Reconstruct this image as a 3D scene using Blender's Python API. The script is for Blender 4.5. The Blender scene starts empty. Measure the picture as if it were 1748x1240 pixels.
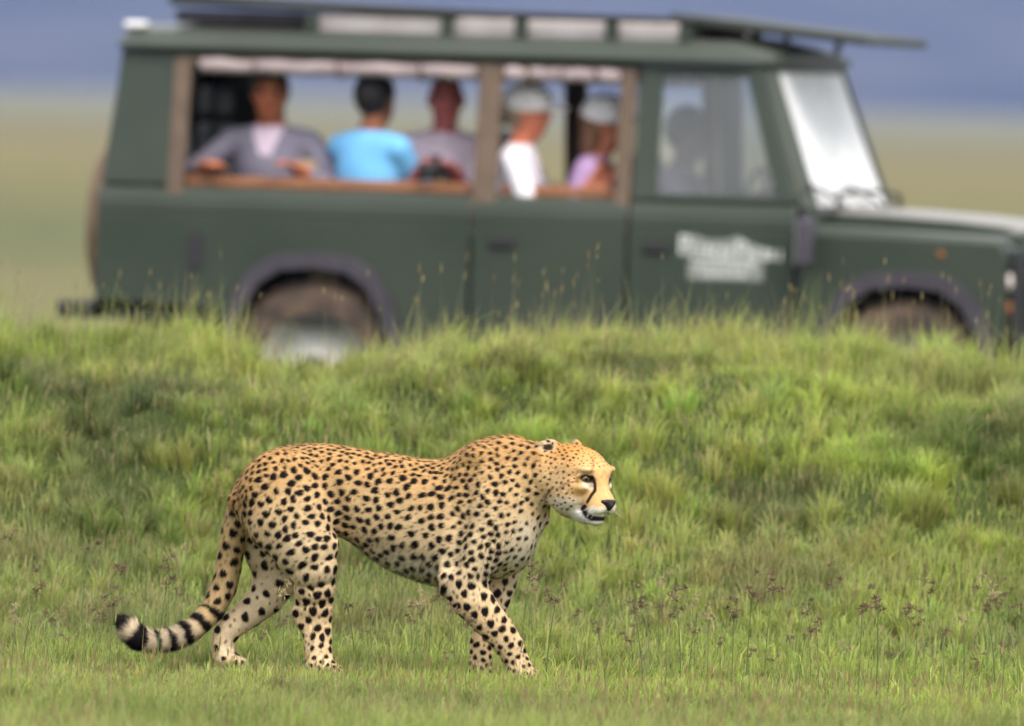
import bpy, bmesh, math, random, os
import numpy as np
from mathutils import Vector, Matrix, kdtree

rng = np.random.default_rng(7)
random.seed(7)
sc = bpy.context.scene
col = sc.collection

# ------------------------------------------------------------------ camera
CAM = Vector((0.0, 0.0, 1.85))
LENS, SENSOR, IW, IH = 400.0, 36.0, 1748.0, 1240.0
FPX = LENS / SENSOR * IW
PITCH = math.atan((620 - 168) / FPX)
ROLL = math.radians(-1.6)
cam_data = bpy.data.cameras.new('camera')
cam = bpy.data.objects.new('camera', cam_data)
col.objects.link(cam)
cam_data.lens = LENS
cam_data.sensor_width = SENSOR
cam_data.sensor_fit = 'HORIZONTAL'
cam_data.clip_start = 0.5
cam_data.clip_end = 60000
CAMROT = Matrix.Rotation(math.radians(90) - PITCH, 3, 'X') @ Matrix.Rotation(-ROLL, 3, 'Z')
cam.matrix_world = Matrix.Translation(CAM) @ CAMROT.to_4x4()
D0 = 36.0                                  # metres to the cheetah
cam_data.dof.use_dof = True
cam_data.dof.focus_distance = D0 - 0.08
cam_data.dof.aperture_fstop = 3.0
cam_data.dof.aperture_blades = 9
sc.camera = cam

# ------------------------------------------------------------------ sky and light: bright overcast
SUN_EL, SUN_AZ = math.radians(49), math.radians(156)     # azimuth from +Y, clockwise: behind the camera, to the side the cheetah walks towards
world = bpy.data.worlds.new('World')
sc.world = world
world.use_nodes = True
wn, wl = world.node_tree.nodes, world.node_tree.links
bg = wn['Background']
sky = wn.new('ShaderNodeTexSky')
sky.sky_type = 'NISHITA'
sky.sun_disc = False
sky.sun_elevation = SUN_EL
sky.sun_rotation = SUN_AZ
sky.dust_density = 3.0
cloud = wn.new('ShaderNodeMix')            # an even cloud sheet over the clear sky
cloud.data_type = 'RGBA'
cloud.inputs['Factor'].default_value = 0.72
cloud.inputs['B'].default_value = (7.0, 7.0, 6.9, 1)
wl.new(sky.outputs['Color'], cloud.inputs['A'])
wl.new(cloud.outputs['Result'], bg.inputs['Color'])
bg.inputs['Strength'].default_value = 0.14
sun_data = bpy.data.lights.new('sun', 'SUN')
sun_data.energy = 1.5
sun_data.angle = math.radians(22)
sun_data.color = (1.0, 0.94, 0.84)
sun = bpy.data.objects.new('sun', sun_data)
col.objects.link(sun)
sdir = Vector((math.sin(SUN_AZ) * math.cos(SUN_EL), math.cos(SUN_AZ) * math.cos(SUN_EL), math.sin(SUN_EL)))
sun.rotation_euler = sdir.to_track_quat('Z', 'Y').to_euler()
sun.location = (0, 0, 30)

sc.view_settings.view_transform = 'Standard'
sc.view_settings.look = 'None'
sc.view_settings.exposure = 1.12
sc.view_settings.gamma = 1.0
sc.view_settings.use_curve_mapping = False
sc.render.engine = 'CYCLES'
sc.cycles.use_denoising = True
sc.cycles.max_bounces = 6
sc.cycles.diffuse_bounces = 3
sc.cycles.glossy_bounces = 3
sc.cycles.transmission_bounces = 4
sc.cycles.transparent_max_bounces = 12
sc.cycles.volume_bounces = 0
sc.cycles.caustics_reflective = False
sc.cycles.caustics_refractive = False

# ------------------------------------------------------------------ helpers
_R = np.array(CAMROT)
def P(px, py, D):
    """the point at world depth y = D that a pixel of the photograph looks at"""
    d = _R @ np.array([(px - IW / 2) / FPX, -(py - IH / 2) / FPX, -1.0])
    t = (D - CAM.y) / d[1]
    return np.array([CAM.x, CAM.y, CAM.z]) + d * t

def to_px(p):
    """world points (n,3) -> photograph pixels"""
    q = (np.asarray(p) - np.array(CAM)) @ _R
    return np.stack([IW / 2 + FPX * q[..., 0] / -q[..., 2], IH / 2 - FPX * q[..., 1] / -q[..., 2]], -1)

def smooth01(a, b, x):
    t = np.clip((x - a) / (b - a), 0, 1)
    return t * t * (3 - 2 * t)

def vnoise(p, seed=0):
    """smooth value noise in -1..1 for points (n,k), k = 2 or 3"""
    p = np.asarray(p, dtype=np.float64)
    if p.shape[1] == 2:
        p = np.concatenate([p, np.zeros((len(p), 1))], 1)
    i = np.floor(p).astype(np.int64)
    f = p - i
    f = f * f * (3 - 2 * f)
    out = np.zeros(len(p))
    for dx in (0, 1):
        for dy in (0, 1):
            for dz in (0, 1):
                h = (i[:, 0] + dx) * 374761393 + (i[:, 1] + dy) * 668265263 + (i[:, 2] + dz) * 2147483647 + seed * 974634757
                h = (h ^ (h >> 13)) * 1274126177
                h = (h ^ (h >> 16)) & 0xFFFFFF
                w = (f[:, 0] if dx else 1 - f[:, 0]) * (f[:, 1] if dy else 1 - f[:, 1]) * (f[:, 2] if dz else 1 - f[:, 2])
                out += w * (h / float(0xFFFFFF))
    return out * 2 - 1

def tag(o, label=None, cat=None, group=None, kind=None):
    if label: o['label'] = label
    if cat: o['category'] = cat
    if group: o['group'] = group
    if kind: o['kind'] = kind
    return o

def empty(name, loc=(0, 0, 0), rot=(0, 0, 0)):
    o = bpy.data.objects.new(name, None)
    o.empty_display_size = 0.1
    o.location = loc
    o.rotation_euler = rot
    col.objects.link(o)
    return o

def link_mesh(name, me, mats=(), parent=None, smooth=False):
    o = bpy.data.objects.new(name, me)
    col.objects.link(o)
    for m in (mats if isinstance(mats, (list, tuple)) else [mats]):
        me.materials.append(m)
    if parent is not None:
        o.parent = parent
    if smooth:
        me.polygons.foreach_set('use_smooth', np.ones(len(me.polygons), dtype=bool))
    return o

def np_mesh(name, V, F):
    """mesh from numpy vertices and faces that all have the same corner count"""
    me = bpy.data.meshes.new(name)
    V = np.asarray(V, dtype=np.float32); F = np.asarray(F, dtype=np.int32)
    n, k = F.shape
    me.vertices.add(len(V)); me.vertices.foreach_set('co', V.ravel())
    me.loops.add(n * k); me.loops.foreach_set('vertex_index', F.ravel())
    me.polygons.add(n)
    me.polygons.foreach_set('loop_start', np.arange(0, n * k, k, dtype=np.int32))
    me.polygons.foreach_set('loop_total', np.full(n, k, dtype=np.int32))
    me.update(calc_edges=True)
    return me

def set_color(me, C, name='Col'):
    a = me.color_attributes.new(name, 'FLOAT_COLOR', 'POINT')
    C = np.asarray(C, dtype=np.float32)
    if C.shape[1] == 3:
        C = np.concatenate([C, np.ones((len(C), 1), np.float32)], 1)
    a.data.foreach_set('color', C.ravel())

# ---- materials
def mat(name, color=(0.5, 0.5, 0.5), rough=0.6, metal=0.0, spec=0.5, **kw):
    m = bpy.data.materials.new(name)
    m.use_nodes = True
    b = m.node_tree.nodes['Principled BSDF']
    b.inputs['Base Color'].default_value = (*color, 1)
    b.inputs['Roughness'].default_value = rough
    b.inputs['Metallic'].default_value = metal
    b.inputs['Specular IOR Level'].default_value = spec
    for k, v in kw.items():
        b.inputs[k.replace('_', ' ')].default_value = v
    return m

def noisy(m, scale, c1, c2, coord='Object', detail=5.0, lo=0.35, hi=0.65, bump=0.0, bump_scale=None):
    """base colour wandering between two tones, and a little relief"""
    nt = m.node_tree; N, L = nt.nodes, nt.links
    b = N['Principled BSDF']
    tc = N.new('ShaderNodeTexCoord')
    nz = N.new('ShaderNodeTexNoise'); nz.inputs['Scale'].default_value = scale; nz.inputs['Detail'].default_value = detail
    cr = N.new('ShaderNodeValToRGB')
    cr.color_ramp.elements[0].position = lo; cr.color_ramp.elements[0].color = (*c1, 1)
    cr.color_ramp.elements[1].position = hi; cr.color_ramp.elements[1].color = (*c2, 1)
    L.new(tc.outputs[coord], nz.inputs['Vector'])
    L.new(nz.outputs['Fac'], cr.inputs['Fac'])
    L.new(cr.outputs['Color'], b.inputs['Base Color'])
    if bump:
        n2 = N.new('ShaderNodeTexNoise'); n2.inputs['Scale'].default_value = bump_scale or scale * 6
        L.new(tc.outputs[coord], n2.inputs['Vector'])
        bp = N.new('ShaderNodeBump'); bp.inputs['Strength'].default_value = bump
        L.new(n2.outputs['Fac'], bp.inputs['Height'])
        L.new(bp.outputs['Normal'], b.inputs['Normal'])
    return m

def attr_mat(name, rough=0.7, spec=0.3, translucent=0.0, attr='Col', sheen=0.0):
    """base colour from the mesh's own colour attribute"""
    m = mat(name, rough=rough, spec=spec)
    nt = m.node_tree; N, L = nt.nodes, nt.links
    b = N['Principled BSDF']
    a = N.new('ShaderNodeAttribute'); a.attribute_name = attr
    L.new(a.outputs['Color'], b.inputs['Base Color'])
    if sheen:
        b.inputs['Sheen Weight'].default_value = sheen
    if translucent:
        t = N.new('ShaderNodeBsdfTranslucent')
        L.new(a.outputs['Color'], t.inputs['Color'])
        mx = N.new('ShaderNodeMixShader'); mx.inputs['Fac'].default_value = translucent
        L.new(b.outputs['BSDF'], mx.inputs[1]); L.new(t.outputs['BSDF'], mx.inputs[2])
        L.new(mx.outputs['Shader'], N['Material Output'].inputs['Surface'])
    return m

# ---- implicit surfaces: one continuous skin out of blended swept shapes
class Field:
    def __init__(self, lo, hi, h):
        self.lo = np.array(lo, dtype=np.float64); self.h = h
        self.n = np.ceil((np.array(hi) - self.lo) / h).astype(int) + 1
        self.F = np.full(self.n, 0.2, dtype=np.float32)
        self.ax = [(self.lo[i] + h * np.arange(self.n[i])).astype(np.float32) for i in range(3)]
    def sub(self, lo, hi, pad):
        a = np.clip(np.floor((np.array(lo) - pad - self.lo) / self.h).astype(int), 0, self.n)
        b = np.clip(np.ceil((np.array(hi) + pad - self.lo) / self.h).astype(int) + 1, 0, self.n)
        s = tuple(slice(a[i], b[i]) for i in range(3))
        X = self.ax[0][s[0]][:, None, None]; Y = self.ax[1][s[1]][None, :, None]; Z = self.ax[2][s[2]][None, None, :]
        return s, X, Y, Z
    def put(self, s, d, k, sub=False):
        A = self.F[s]
        if A.size == 0: return
        if sub: d = -d
        if k <= 0:
            self.F[s] = np.maximum(A, d) if sub else np.minimum(A, d)
            return
        if sub:
            hh = np.clip(k - np.abs(A - d), 0, None) / k
            self.F[s] = np.maximum(A, d) + hh * hh * k * 0.25
        else:
            hh = np.clip(k - np.abs(A - d), 0, None) / k
            self.F[s] = np.minimum(A, d) - hh * hh * k * 0.25
    def ellipsoid(self, c, r, axes=None, k=0.02, sub=False):
        """axes: 3x3 rows are the ellipsoid's own axes"""
        c = np.array(c, float); r = np.array(r, float)
        R = r.max()
        s, X, Y, Z = self.sub(c - R, c + R, k + 0.02)
        dx, dy, dz = X - c[0], Y - c[1], Z - c[2]
        A = np.eye(3) if axes is None else np.array(axes)
        q = [dx * A[i, 0] + dy * A[i, 1] + dz * A[i, 2] for i in range(3)]
        k0 = np.sqrt(sum((q[i] / r[i]) ** 2 for i in range(3)))
        k1 = np.sqrt(sum((q[i] / r[i] ** 2) ** 2 for i in range(3))) + 1e-6
        self.put(s, k0 * (k0 - 1) / k1, k, sub)
    def sweep(self, pts, k=0.02, sub=False):
        """pts: (x, y, z, a, b): a swept shape lying roughly in the x-z plane; a = half height in that plane, b = half width in y"""
        pts = np.array(pts, float)
        R = max(pts[:, 3].max(), pts[:, 4].max())
        s, X, Y, Z = self.sub(pts[:, :3].min(0) - R, pts[:, :3].max(0) + R, k + 0.02)
        best = None
        for p, q in zip(pts[:-1], pts[1:]):
            ex, ez = q[0] - p[0], q[2] - p[2]
            L2 = ex * ex + ez * ez + 1e-9
            t = np.clip(((X - p[0]) * ex + (Z - p[2]) * ez) / L2, 0, 1)
            rho2 = (X - p[0] - t * ex) ** 2 + (Z - p[2] - t * ez) ** 2
            a = p[3] + t * (q[3] - p[3]); b = p[4] + t * (q[4] - p[4])
            dy = Y - (p[1] + t * (q[1] - p[1]))
            k0 = np.sqrt(rho2 / a ** 2 + (dy / b) ** 2)
            k1 = np.sqrt(rho2 / a ** 4 + dy ** 2 / b ** 4) + 1e-6
            d = k0 * (k0 - 1) / k1
            best = d if best is None else np.minimum(best, d)
        self.put(s, best, k, sub)
    def cone(self, p, q, r1, r2, k=0.02, sub=False):
        """round cone between two 3-D points"""
        p = np.array(p, float); q = np.array(q, float)
        R = max(r1, r2)
        s, X, Y, Z = self.sub(np.minimum(p, q) - R, np.maximum(p, q) + R, k + 0.02)
        e = q - p; L2 = float(e @ e) + 1e-12
        t = np.clip(((X - p[0]) * e[0] + (Y - p[1]) * e[1] + (Z - p[2]) * e[2]) / L2, 0, 1)
        d = np.sqrt((X - p[0] - t * e[0]) ** 2 + (Y - p[1] - t * e[1]) ** 2 + (Z - p[2] - t * e[2]) ** 2) - (r1 + t * (r2 - r1))
        self.put(s, d, k, sub)
    def mesh(self, relax=1):
        F = self.F; n = F.shape
        S = F < 0
        c = S[:-1, :-1, :-1].astype(np.uint8)
        tot = np.zeros_like(c)
        for i in (0, 1):
            for j in (0, 1):
                for m in (0, 1):
                    tot += S[i:n[0] - 1 + i, j:n[1] - 1 + j, m:n[2] - 1 + m]
        act = (tot > 0) & (tot < 8)
        cells = np.argwhere(act)
        idx = np.full(act.shape, -1, dtype=np.int32)
        idx[act] = np.arange(len(cells))
        corner = {}
        for i in (0, 1):
            for j in (0, 1):
                for m in (0, 1):
                    corner[(i, j, m)] = F[cells[:, 0] + i, cells[:, 1] + j, cells[:, 2] + m]
        acc = np.zeros((len(cells), 3)); cnt = np.zeros(len(cells))
        keys = list(corner)
        for a in keys:
            for axis in range(3):
                if a[axis] == 0:
                    b = list(a); b[axis] = 1; b = tuple(b)
                    fa, fb = corner[a], corner[b]
                    m = (fa < 0) != (fb < 0)
                    t = np.where(m, fa / np.where(m, fa - fb, 1), 0)
                    pt = np.array(a, float)[None, :].repeat(len(cells), 0); pt[:, axis] = t
                    acc[m] += pt[m]; cnt[m] += 1
        V = self.lo + self.h * (cells + acc / cnt[:, None])
        quads = []
        for axis in range(3):
            o1, o2 = [(1, 2), (2, 0), (0, 1)][axis]
            sl0 = [slice(None)] * 3; sl1 = [slice(None)] * 3
            sl0[axis] = slice(0, n[axis] - 1); sl1[axis] = slice(1, n[axis])
            A, B = S[tuple(sl0)], S[tuple(sl1)]
            e = np.argwhere(A != B)
            e = e[(e[:, o1] > 0) & (e[:, o2] > 0) & (e[:, o1] < n[o1] - 1) & (e[:, o2] < n[o2] - 1)]
            inside = A[tuple(e.T)]
            def cell(d1, d2):
                q = e.copy(); q[:, o1] -= d1; q[:, o2] -= d2
                return idx[tuple(q.T)]
            Q = np.stack([cell(1, 1), cell(0, 1), cell(0, 0), cell(1, 0)], 1)
            Q[~inside] = Q[~inside][:, ::-1]
            quads.append(Q)
        Q = np.concatenate(quads)
        Q = Q[(Q >= 0).all(1)]
        for _ in range(relax):
            s = np.zeros_like(V); k = np.zeros(len(V))
            for a, b in ((0, 1), (1, 2), (2, 3), (3, 0)):
                for u, w in ((a, b), (b, a)):
                    for ax in range(3):
                        s[:, ax] += np.bincount(Q[:, u], weights=V[Q[:, w], ax], minlength=len(V))
                    k += np.bincount(Q[:, u], minlength=len(V))
            V = V * 0.4 + 0.6 * s / np.maximum(k, 1)[:, None]
        return V, Q
# ------------------------------------------------------------------ ground, plain, far escarpment
VEH_Z = 0.19
def ground_z(x, y):
    x = np.asarray(x, float); y = np.asarray(y, float)
    p = np.stack([x, y], -1).reshape(-1, 2)
    y0 = y + .35 * vnoise(p * .35, 21).reshape(y.shape) * smooth01(37.5, 39.5, y)
    z = np.interp(y0, [36.5, 37.3, 38.2, 39.0, 39.6, 40.2, 40.8, 41.3, 41.8, 42.4, 43.5, 45.0],
                  [0, .045, .15, .29, .45, .64, .80, .875, .89, .82, .48, VEH_Z])
    near = smooth01(100, 50, y)
    bank = smooth01(38.2, 39.8, y) * smooth01(45.0, 43.0, y)
    crest = smooth01(39.8, 41.2, y) * smooth01(45.0, 43.0, y)
    z = z + bank * (.060 * vnoise(p * 1.1, 22).reshape(y.shape) + .060 * vnoise(p * 2.6, 23).reshape(y.shape))
    z = z - crest * .13 * np.exp(-((x + .74) / .31) ** 2) - crest * .03 * np.exp(-((x - 1.6) / .28) ** 2)
    z = z + crest * (.05 * np.sin(x * 1.25 + .9) - .008 * x)
    keep = 1 - .8 * np.exp(-((x / 2.5) ** 2 + ((y - 36) / 1.2) ** 2))
    z = z + near * keep * (.016 * vnoise(p * .9, 24).reshape(y.shape) + .008 * vnoise(p * 3.1, 25).reshape(y.shape))
    far = smooth01(140, 600, y)
    z = z + far * .35 * vnoise(p * .004, 26).reshape(y.shape)
    return z

def axis(dense_lo, dense_hi, step, lo, hi, growth=1.22):
    a = list(np.arange(dense_lo, dense_hi, step))
    s = step; v = dense_hi
    while v < hi:
        a.append(v); s *= growth; v += s
    a.append(hi)
    s = step; v = dense_lo
    while v - s > lo:
        s *= growth; v -= s; a.append(v)
    a.append(lo)
    return np.array(sorted(set(np.round(a, 4))))

xs = axis(-6, 6, .08, -14000, 14000)
ys = axis(30, 50, .08, -3000, 16000)
XX, YY = np.meshgrid(xs, ys, indexing='ij')
ZZ = ground_z(XX, YY)
V = np.stack([XX, YY, ZZ], -1).reshape(-1, 3)
nx, ny = len(xs), len(ys)
I = np.arange(nx * ny).reshape(nx, ny)
F = np.stack([I[:-1, :-1], I[1:, :-1], I[1:, 1:], I[:-1, 1:]], -1).reshape(-1, 4)
ground_me = np_mesh('ground', V, F)

gm = mat('savanna_ground', rough=.95, spec=.1)
N, L = gm.node_tree.nodes, gm.node_tree.links
geo = N.new('ShaderNodeNewGeometry')
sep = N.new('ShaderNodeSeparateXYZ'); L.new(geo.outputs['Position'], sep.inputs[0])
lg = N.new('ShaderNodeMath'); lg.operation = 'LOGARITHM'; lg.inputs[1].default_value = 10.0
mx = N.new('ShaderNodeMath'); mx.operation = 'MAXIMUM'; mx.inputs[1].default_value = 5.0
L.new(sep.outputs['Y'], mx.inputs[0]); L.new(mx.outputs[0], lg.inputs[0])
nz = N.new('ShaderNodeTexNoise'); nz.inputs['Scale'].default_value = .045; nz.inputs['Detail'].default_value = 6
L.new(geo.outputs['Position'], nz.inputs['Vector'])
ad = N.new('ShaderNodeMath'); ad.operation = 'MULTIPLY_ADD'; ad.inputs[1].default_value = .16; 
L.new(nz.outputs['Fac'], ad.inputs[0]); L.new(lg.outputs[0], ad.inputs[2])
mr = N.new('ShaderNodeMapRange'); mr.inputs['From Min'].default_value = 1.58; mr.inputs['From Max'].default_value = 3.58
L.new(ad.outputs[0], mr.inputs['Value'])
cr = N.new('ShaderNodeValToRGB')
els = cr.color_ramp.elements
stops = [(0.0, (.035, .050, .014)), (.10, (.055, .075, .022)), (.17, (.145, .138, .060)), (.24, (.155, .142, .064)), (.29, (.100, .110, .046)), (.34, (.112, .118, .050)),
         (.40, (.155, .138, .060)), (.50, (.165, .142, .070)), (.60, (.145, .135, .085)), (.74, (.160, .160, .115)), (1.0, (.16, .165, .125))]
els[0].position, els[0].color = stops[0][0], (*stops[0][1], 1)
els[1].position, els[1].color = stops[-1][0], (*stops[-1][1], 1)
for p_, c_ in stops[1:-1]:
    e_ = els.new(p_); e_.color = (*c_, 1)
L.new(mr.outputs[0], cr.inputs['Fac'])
nz2 = N.new('ShaderNodeTexNoise'); nz2.inputs['Scale'].default_value = 1.7; nz2.inputs['Detail'].default_value = 8
L.new(geo.outputs['Position'], nz2.inputs['Vector'])
hs = N.new('ShaderNodeMix'); hs.data_type = 'RGBA'; hs.blend_type = 'MULTIPLY'; hs.inputs['Factor'].default_value = .75
cr2 = N.new('ShaderNodeValToRGB'); cr2.color_ramp.elements[0].color = (.45, .45, .45, 1); cr2.color_ramp.elements[1].color = (1.22, 1.20, 1.1, 1)
cr2.color_ramp.elements[0].position = .3; cr2.color_ramp.elements[1].position = .7
L.new(nz2.outputs['Fac'], cr2.inputs['Fac'])
L.new(cr.outputs['Color'], hs.inputs['A']); L.new(cr2.outputs['Color'], hs.inputs['B'])
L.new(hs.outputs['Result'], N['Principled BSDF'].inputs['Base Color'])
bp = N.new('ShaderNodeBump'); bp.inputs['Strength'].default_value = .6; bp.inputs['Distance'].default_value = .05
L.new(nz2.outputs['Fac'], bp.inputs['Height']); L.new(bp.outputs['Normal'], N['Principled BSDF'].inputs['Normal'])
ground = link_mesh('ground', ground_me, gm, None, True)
tag(ground, 'grassy savanna ground with a low bank and a flat plain beyond', 'ground', kind='structure')

# far escarpment that closes the horizon
def escarpment():
    n, m = 180, 26
    a = np.linspace(-1.05, 1.05, n)
    t = np.linspace(0, 1, m)
    A, T = np.meshgrid(a, t, indexing='ij')
    R = 7800 + 2600 * T + 500 * vnoise(np.stack([A.ravel() * 3, T.ravel() * 0], 1), 31).reshape(A.shape)
    q = np.stack([A.ravel() * 9, T.ravel() * 2.5], 1)
    h = 330 + 60 * vnoise(np.stack([A.ravel() * 5, A.ravel() * 0], 1), 32).reshape(A.shape)
    Z = h * smooth01(0, 1, T) + T * 30 * vnoise(q * 3, 33).reshape(A.shape) + T * (1 - T) * 60 * vnoise(q * 1.3, 34).reshape(A.shape) - 2
    V = np.stack([R * np.sin(A), R * np.cos(A), Z], -1).reshape(-1, 3)
    I = np.arange(n * m).reshape(n, m)
    F = np.stack([I[:-1, :-1], I[1:, :-1], I[1:, 1:], I[:-1, 1:]], -1).reshape(-1, 4)
    me = np_mesh('hills', V, F)
    hm = mat('hill_bush', rough=1.0, spec=.0)
    noisy(hm, .004, (.010, .016, .012), (.060, .060, .042), coord='Object', detail=7, lo=.38, hi=.62)
    o = link_mesh('hills', me, hm, None, True)
    tag(o, 'long blue-grey escarpment closing the horizon beyond the plain', 'hills', kind='structure')
escarpment()
# ------------------------------------------------------------------ the safari vehicle
class MB:
    def __init__(self): self.v, self.f = [], []
    def face(self, pts):
        n = len(self.v); self.v += [tuple(p) for p in pts]; self.f.append(tuple(range(n, n + len(pts)))); return self
    def hull(self, A, B, cap=True):
        """two matching rings joined by quads"""
        n = len(self.v); k = len(A)
        self.v += [tuple(p) for p in A] + [tuple(p) for p in B]
        for i in range(k):
            j = (i + 1) % k
            self.f.append((n + i, n + j, n + k + j, n + k + i))
        if cap:
            self.f.append(tuple(range(n + k - 1, n - 1, -1))); self.f.append(tuple(range(n + k, n + 2 * k)))
        return self
    def loft(self, rings, cap=True, closed=True):
        n = len(self.v); k = len(rings[0])
        for r in rings: self.v += [tuple(p) for p in r]
        for a in range(len(rings) - 1):
            for i in range(k if closed else k - 1):
                j = (i + 1) % k
                self.f.append((n + a * k + i, n + a * k + j, n + (a + 1) * k + j, n + (a + 1) * k + i))
        if cap:
            self.f.append(tuple(range(n + k - 1, n - 1, -1))); m = n + (len(rings) - 1) * k
            self.f.append(tuple(range(m, m + k)))
        return self
    def box(self, x0, x1, y0, y1, z0, z1):
        A = [(x0, y0, z0), (x1, y0, z0), (x1, y0, z1), (x0, y0, z1)]
        return self.hull(A, [(x, y1, z) for x, y, z in A])
    def prism(self, poly, y0, y1):
        return self.hull([(x, y0, z) for x, z in poly], [(x, y1, z) for x, z in poly])
    def tube(self, pts, r, k=8):
        pts = [Vector(p) for p in pts]; rings = []
        for i, p in enumerate(pts):
            d = (pts[min(i + 1, len(pts) - 1)] - pts[max(i - 1, 0)]).normalized()
            u = d.cross(Vector((0, 0, 1)))
            if u.length < .1: u = d.cross(Vector((0, 1, 0)))
            u.normalize(); w = d.cross(u)
            rr = r[i] if isinstance(r, (list, tuple)) else r
            rings.append([p + u * math.cos(2 * math.pi * a / k) * rr + w * math.sin(2 * math.pi * a / k) * rr for a in range(k)])
        return self.loft(rings)
    def lathe_y(self, c, prof, k=40, cap=True):
        """profile of (radius, y) turned about the y axis through c"""
        rings = []
        for rad, y in prof:
            rings.append([(c[0] + rad * math.cos(2 * math.pi * i / k), c[1] + y, c[2] + rad * math.sin(2 * math.pi * i / k)) for i in range(k)])
        return self.loft(rings, cap)
    def lathe_x(self, c, prof, k=36):
        rings = []
        for rad, x in prof:
            rings.append([(c[0] + x, c[1] + rad * math.cos(2 * math.pi * i / k), c[2] + rad * math.sin(2 * math.pi * i / k)) for i in range(k)])
        return self.loft(rings)
    def build(self, name, m, parent=None, bevel=0, smooth=False, seg=2):
        me = bpy.data.meshes.new(name); me.from_pydata(self.v, [], self.f); me.update()
        bm = bmesh.new(); bm.from_mesh(me); bmesh.ops.recalc_face_normals(bm, faces=bm.faces); bm.to_mesh(me); bm.free()
        o = link_mesh(name, me, m, parent, smooth)
        if bevel:
            b = o.modifiers.new('edge', 'BEVEL'); b.width = bevel; b.segments = seg; b.limit_method = 'ANGLE'; b.angle_limit = math.radians(30)
        if smooth:
            try: me.set_sharp_from_angle(angle=math.radians(40))
            except Exception: pass
        return o

YAW = math.radians(15)
_c, _s = math.cos(YAW), math.sin(YAW)
_w = P(545, 630, 52.4)                                   # hub of the near rear wheel
VEH = np.array([_w[0] - (-.74) * _s, _w[1] - (-.74) * _c, _w[2] - .40])
def veh_world(x, y, z):
    return np.array([VEH[0] + x * _c + y * _s, VEH[1] - x * _s + y * _c, VEH[2] + z])

paint = noisy(mat('olive_paint', rough=.42, spec=.4), 1.3, (.020, .032, .021), (.036, .046, .032), detail=7, lo=.3, hi=.7, bump=.02, bump_scale=5)
def sky_sheen(m, colour=(.40, .36, .33), amt=.55):
    """pale sky reflection painted into the colour of surfaces that face up"""
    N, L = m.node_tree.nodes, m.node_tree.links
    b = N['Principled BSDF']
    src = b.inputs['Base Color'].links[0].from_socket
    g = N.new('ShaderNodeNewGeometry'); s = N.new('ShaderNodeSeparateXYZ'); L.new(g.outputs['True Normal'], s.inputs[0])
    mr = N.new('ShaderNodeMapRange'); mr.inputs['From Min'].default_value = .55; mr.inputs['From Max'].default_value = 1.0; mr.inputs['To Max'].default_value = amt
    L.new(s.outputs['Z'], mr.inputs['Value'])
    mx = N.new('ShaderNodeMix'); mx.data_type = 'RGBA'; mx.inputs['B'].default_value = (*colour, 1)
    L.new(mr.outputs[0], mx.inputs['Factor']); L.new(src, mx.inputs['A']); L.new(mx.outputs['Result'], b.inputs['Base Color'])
bonnet_paint = paint.copy(); bonnet_paint.name = 'sky_sheen_bonnet_paint'
sky_sheen(paint, amt=.10)
sky_sheen(bonnet_paint, amt=.5)  # bonnet top paled in its colour to imitate reflected sky
trim = noisy(mat('weathered_black_plastic', rough=.6), 6, (.034, .028, .040), (.052, .043, .060))
black = mat('matt_black', (.012, .012, .013), .6)
rubber = noisy(mat('muddy_rubber', rough=.85), 9, (.045, .032, .026), (.13, .085, .060))
steel = noisy(mat('dusty_steel_wheel', rough=.5), 8, (.30, .29, .275), (.44, .43, .41))
wood = noisy(mat('tan_window_frame', rough=.6), 7, (.085, .055, .036), (.13, .085, .055))
wood2 = noisy(mat('varnished_rail', rough=.5), 9, (.22, .085, .034), (.30, .125, .055))
canvas = noisy(mat('pale_canvas', rough=.9), 5, (.30, .235, .245), (.42, .345, .35))
white = mat('white_paint', (.78, .76, .76), .45)
tan_seat = noisy(mat('tan_seat_cloth', rough=.9), 8, (.26, .20, .13), (.36, .28, .19))
pale_seat = noisy(mat('pale_seat_cover', rough=.9), 8, (.46, .40, .36), (.60, .53, .48))
dark_seat = mat('black_vinyl', (.014, .014, .016), .55)
chrome = mat('headlamp_reflector', (.75, .75, .76), .15, metal=1.0)
amber_m = mat('amber_lens', (.26, .085, .02), .35)
pink_m = mat('clear_lens', (.70, .60, .58), .2)
cover_m = noisy(mat('tan_tyre_cover', rough=.7), 5, (.17, .10, .055), (.24, .15, .085))

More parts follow.
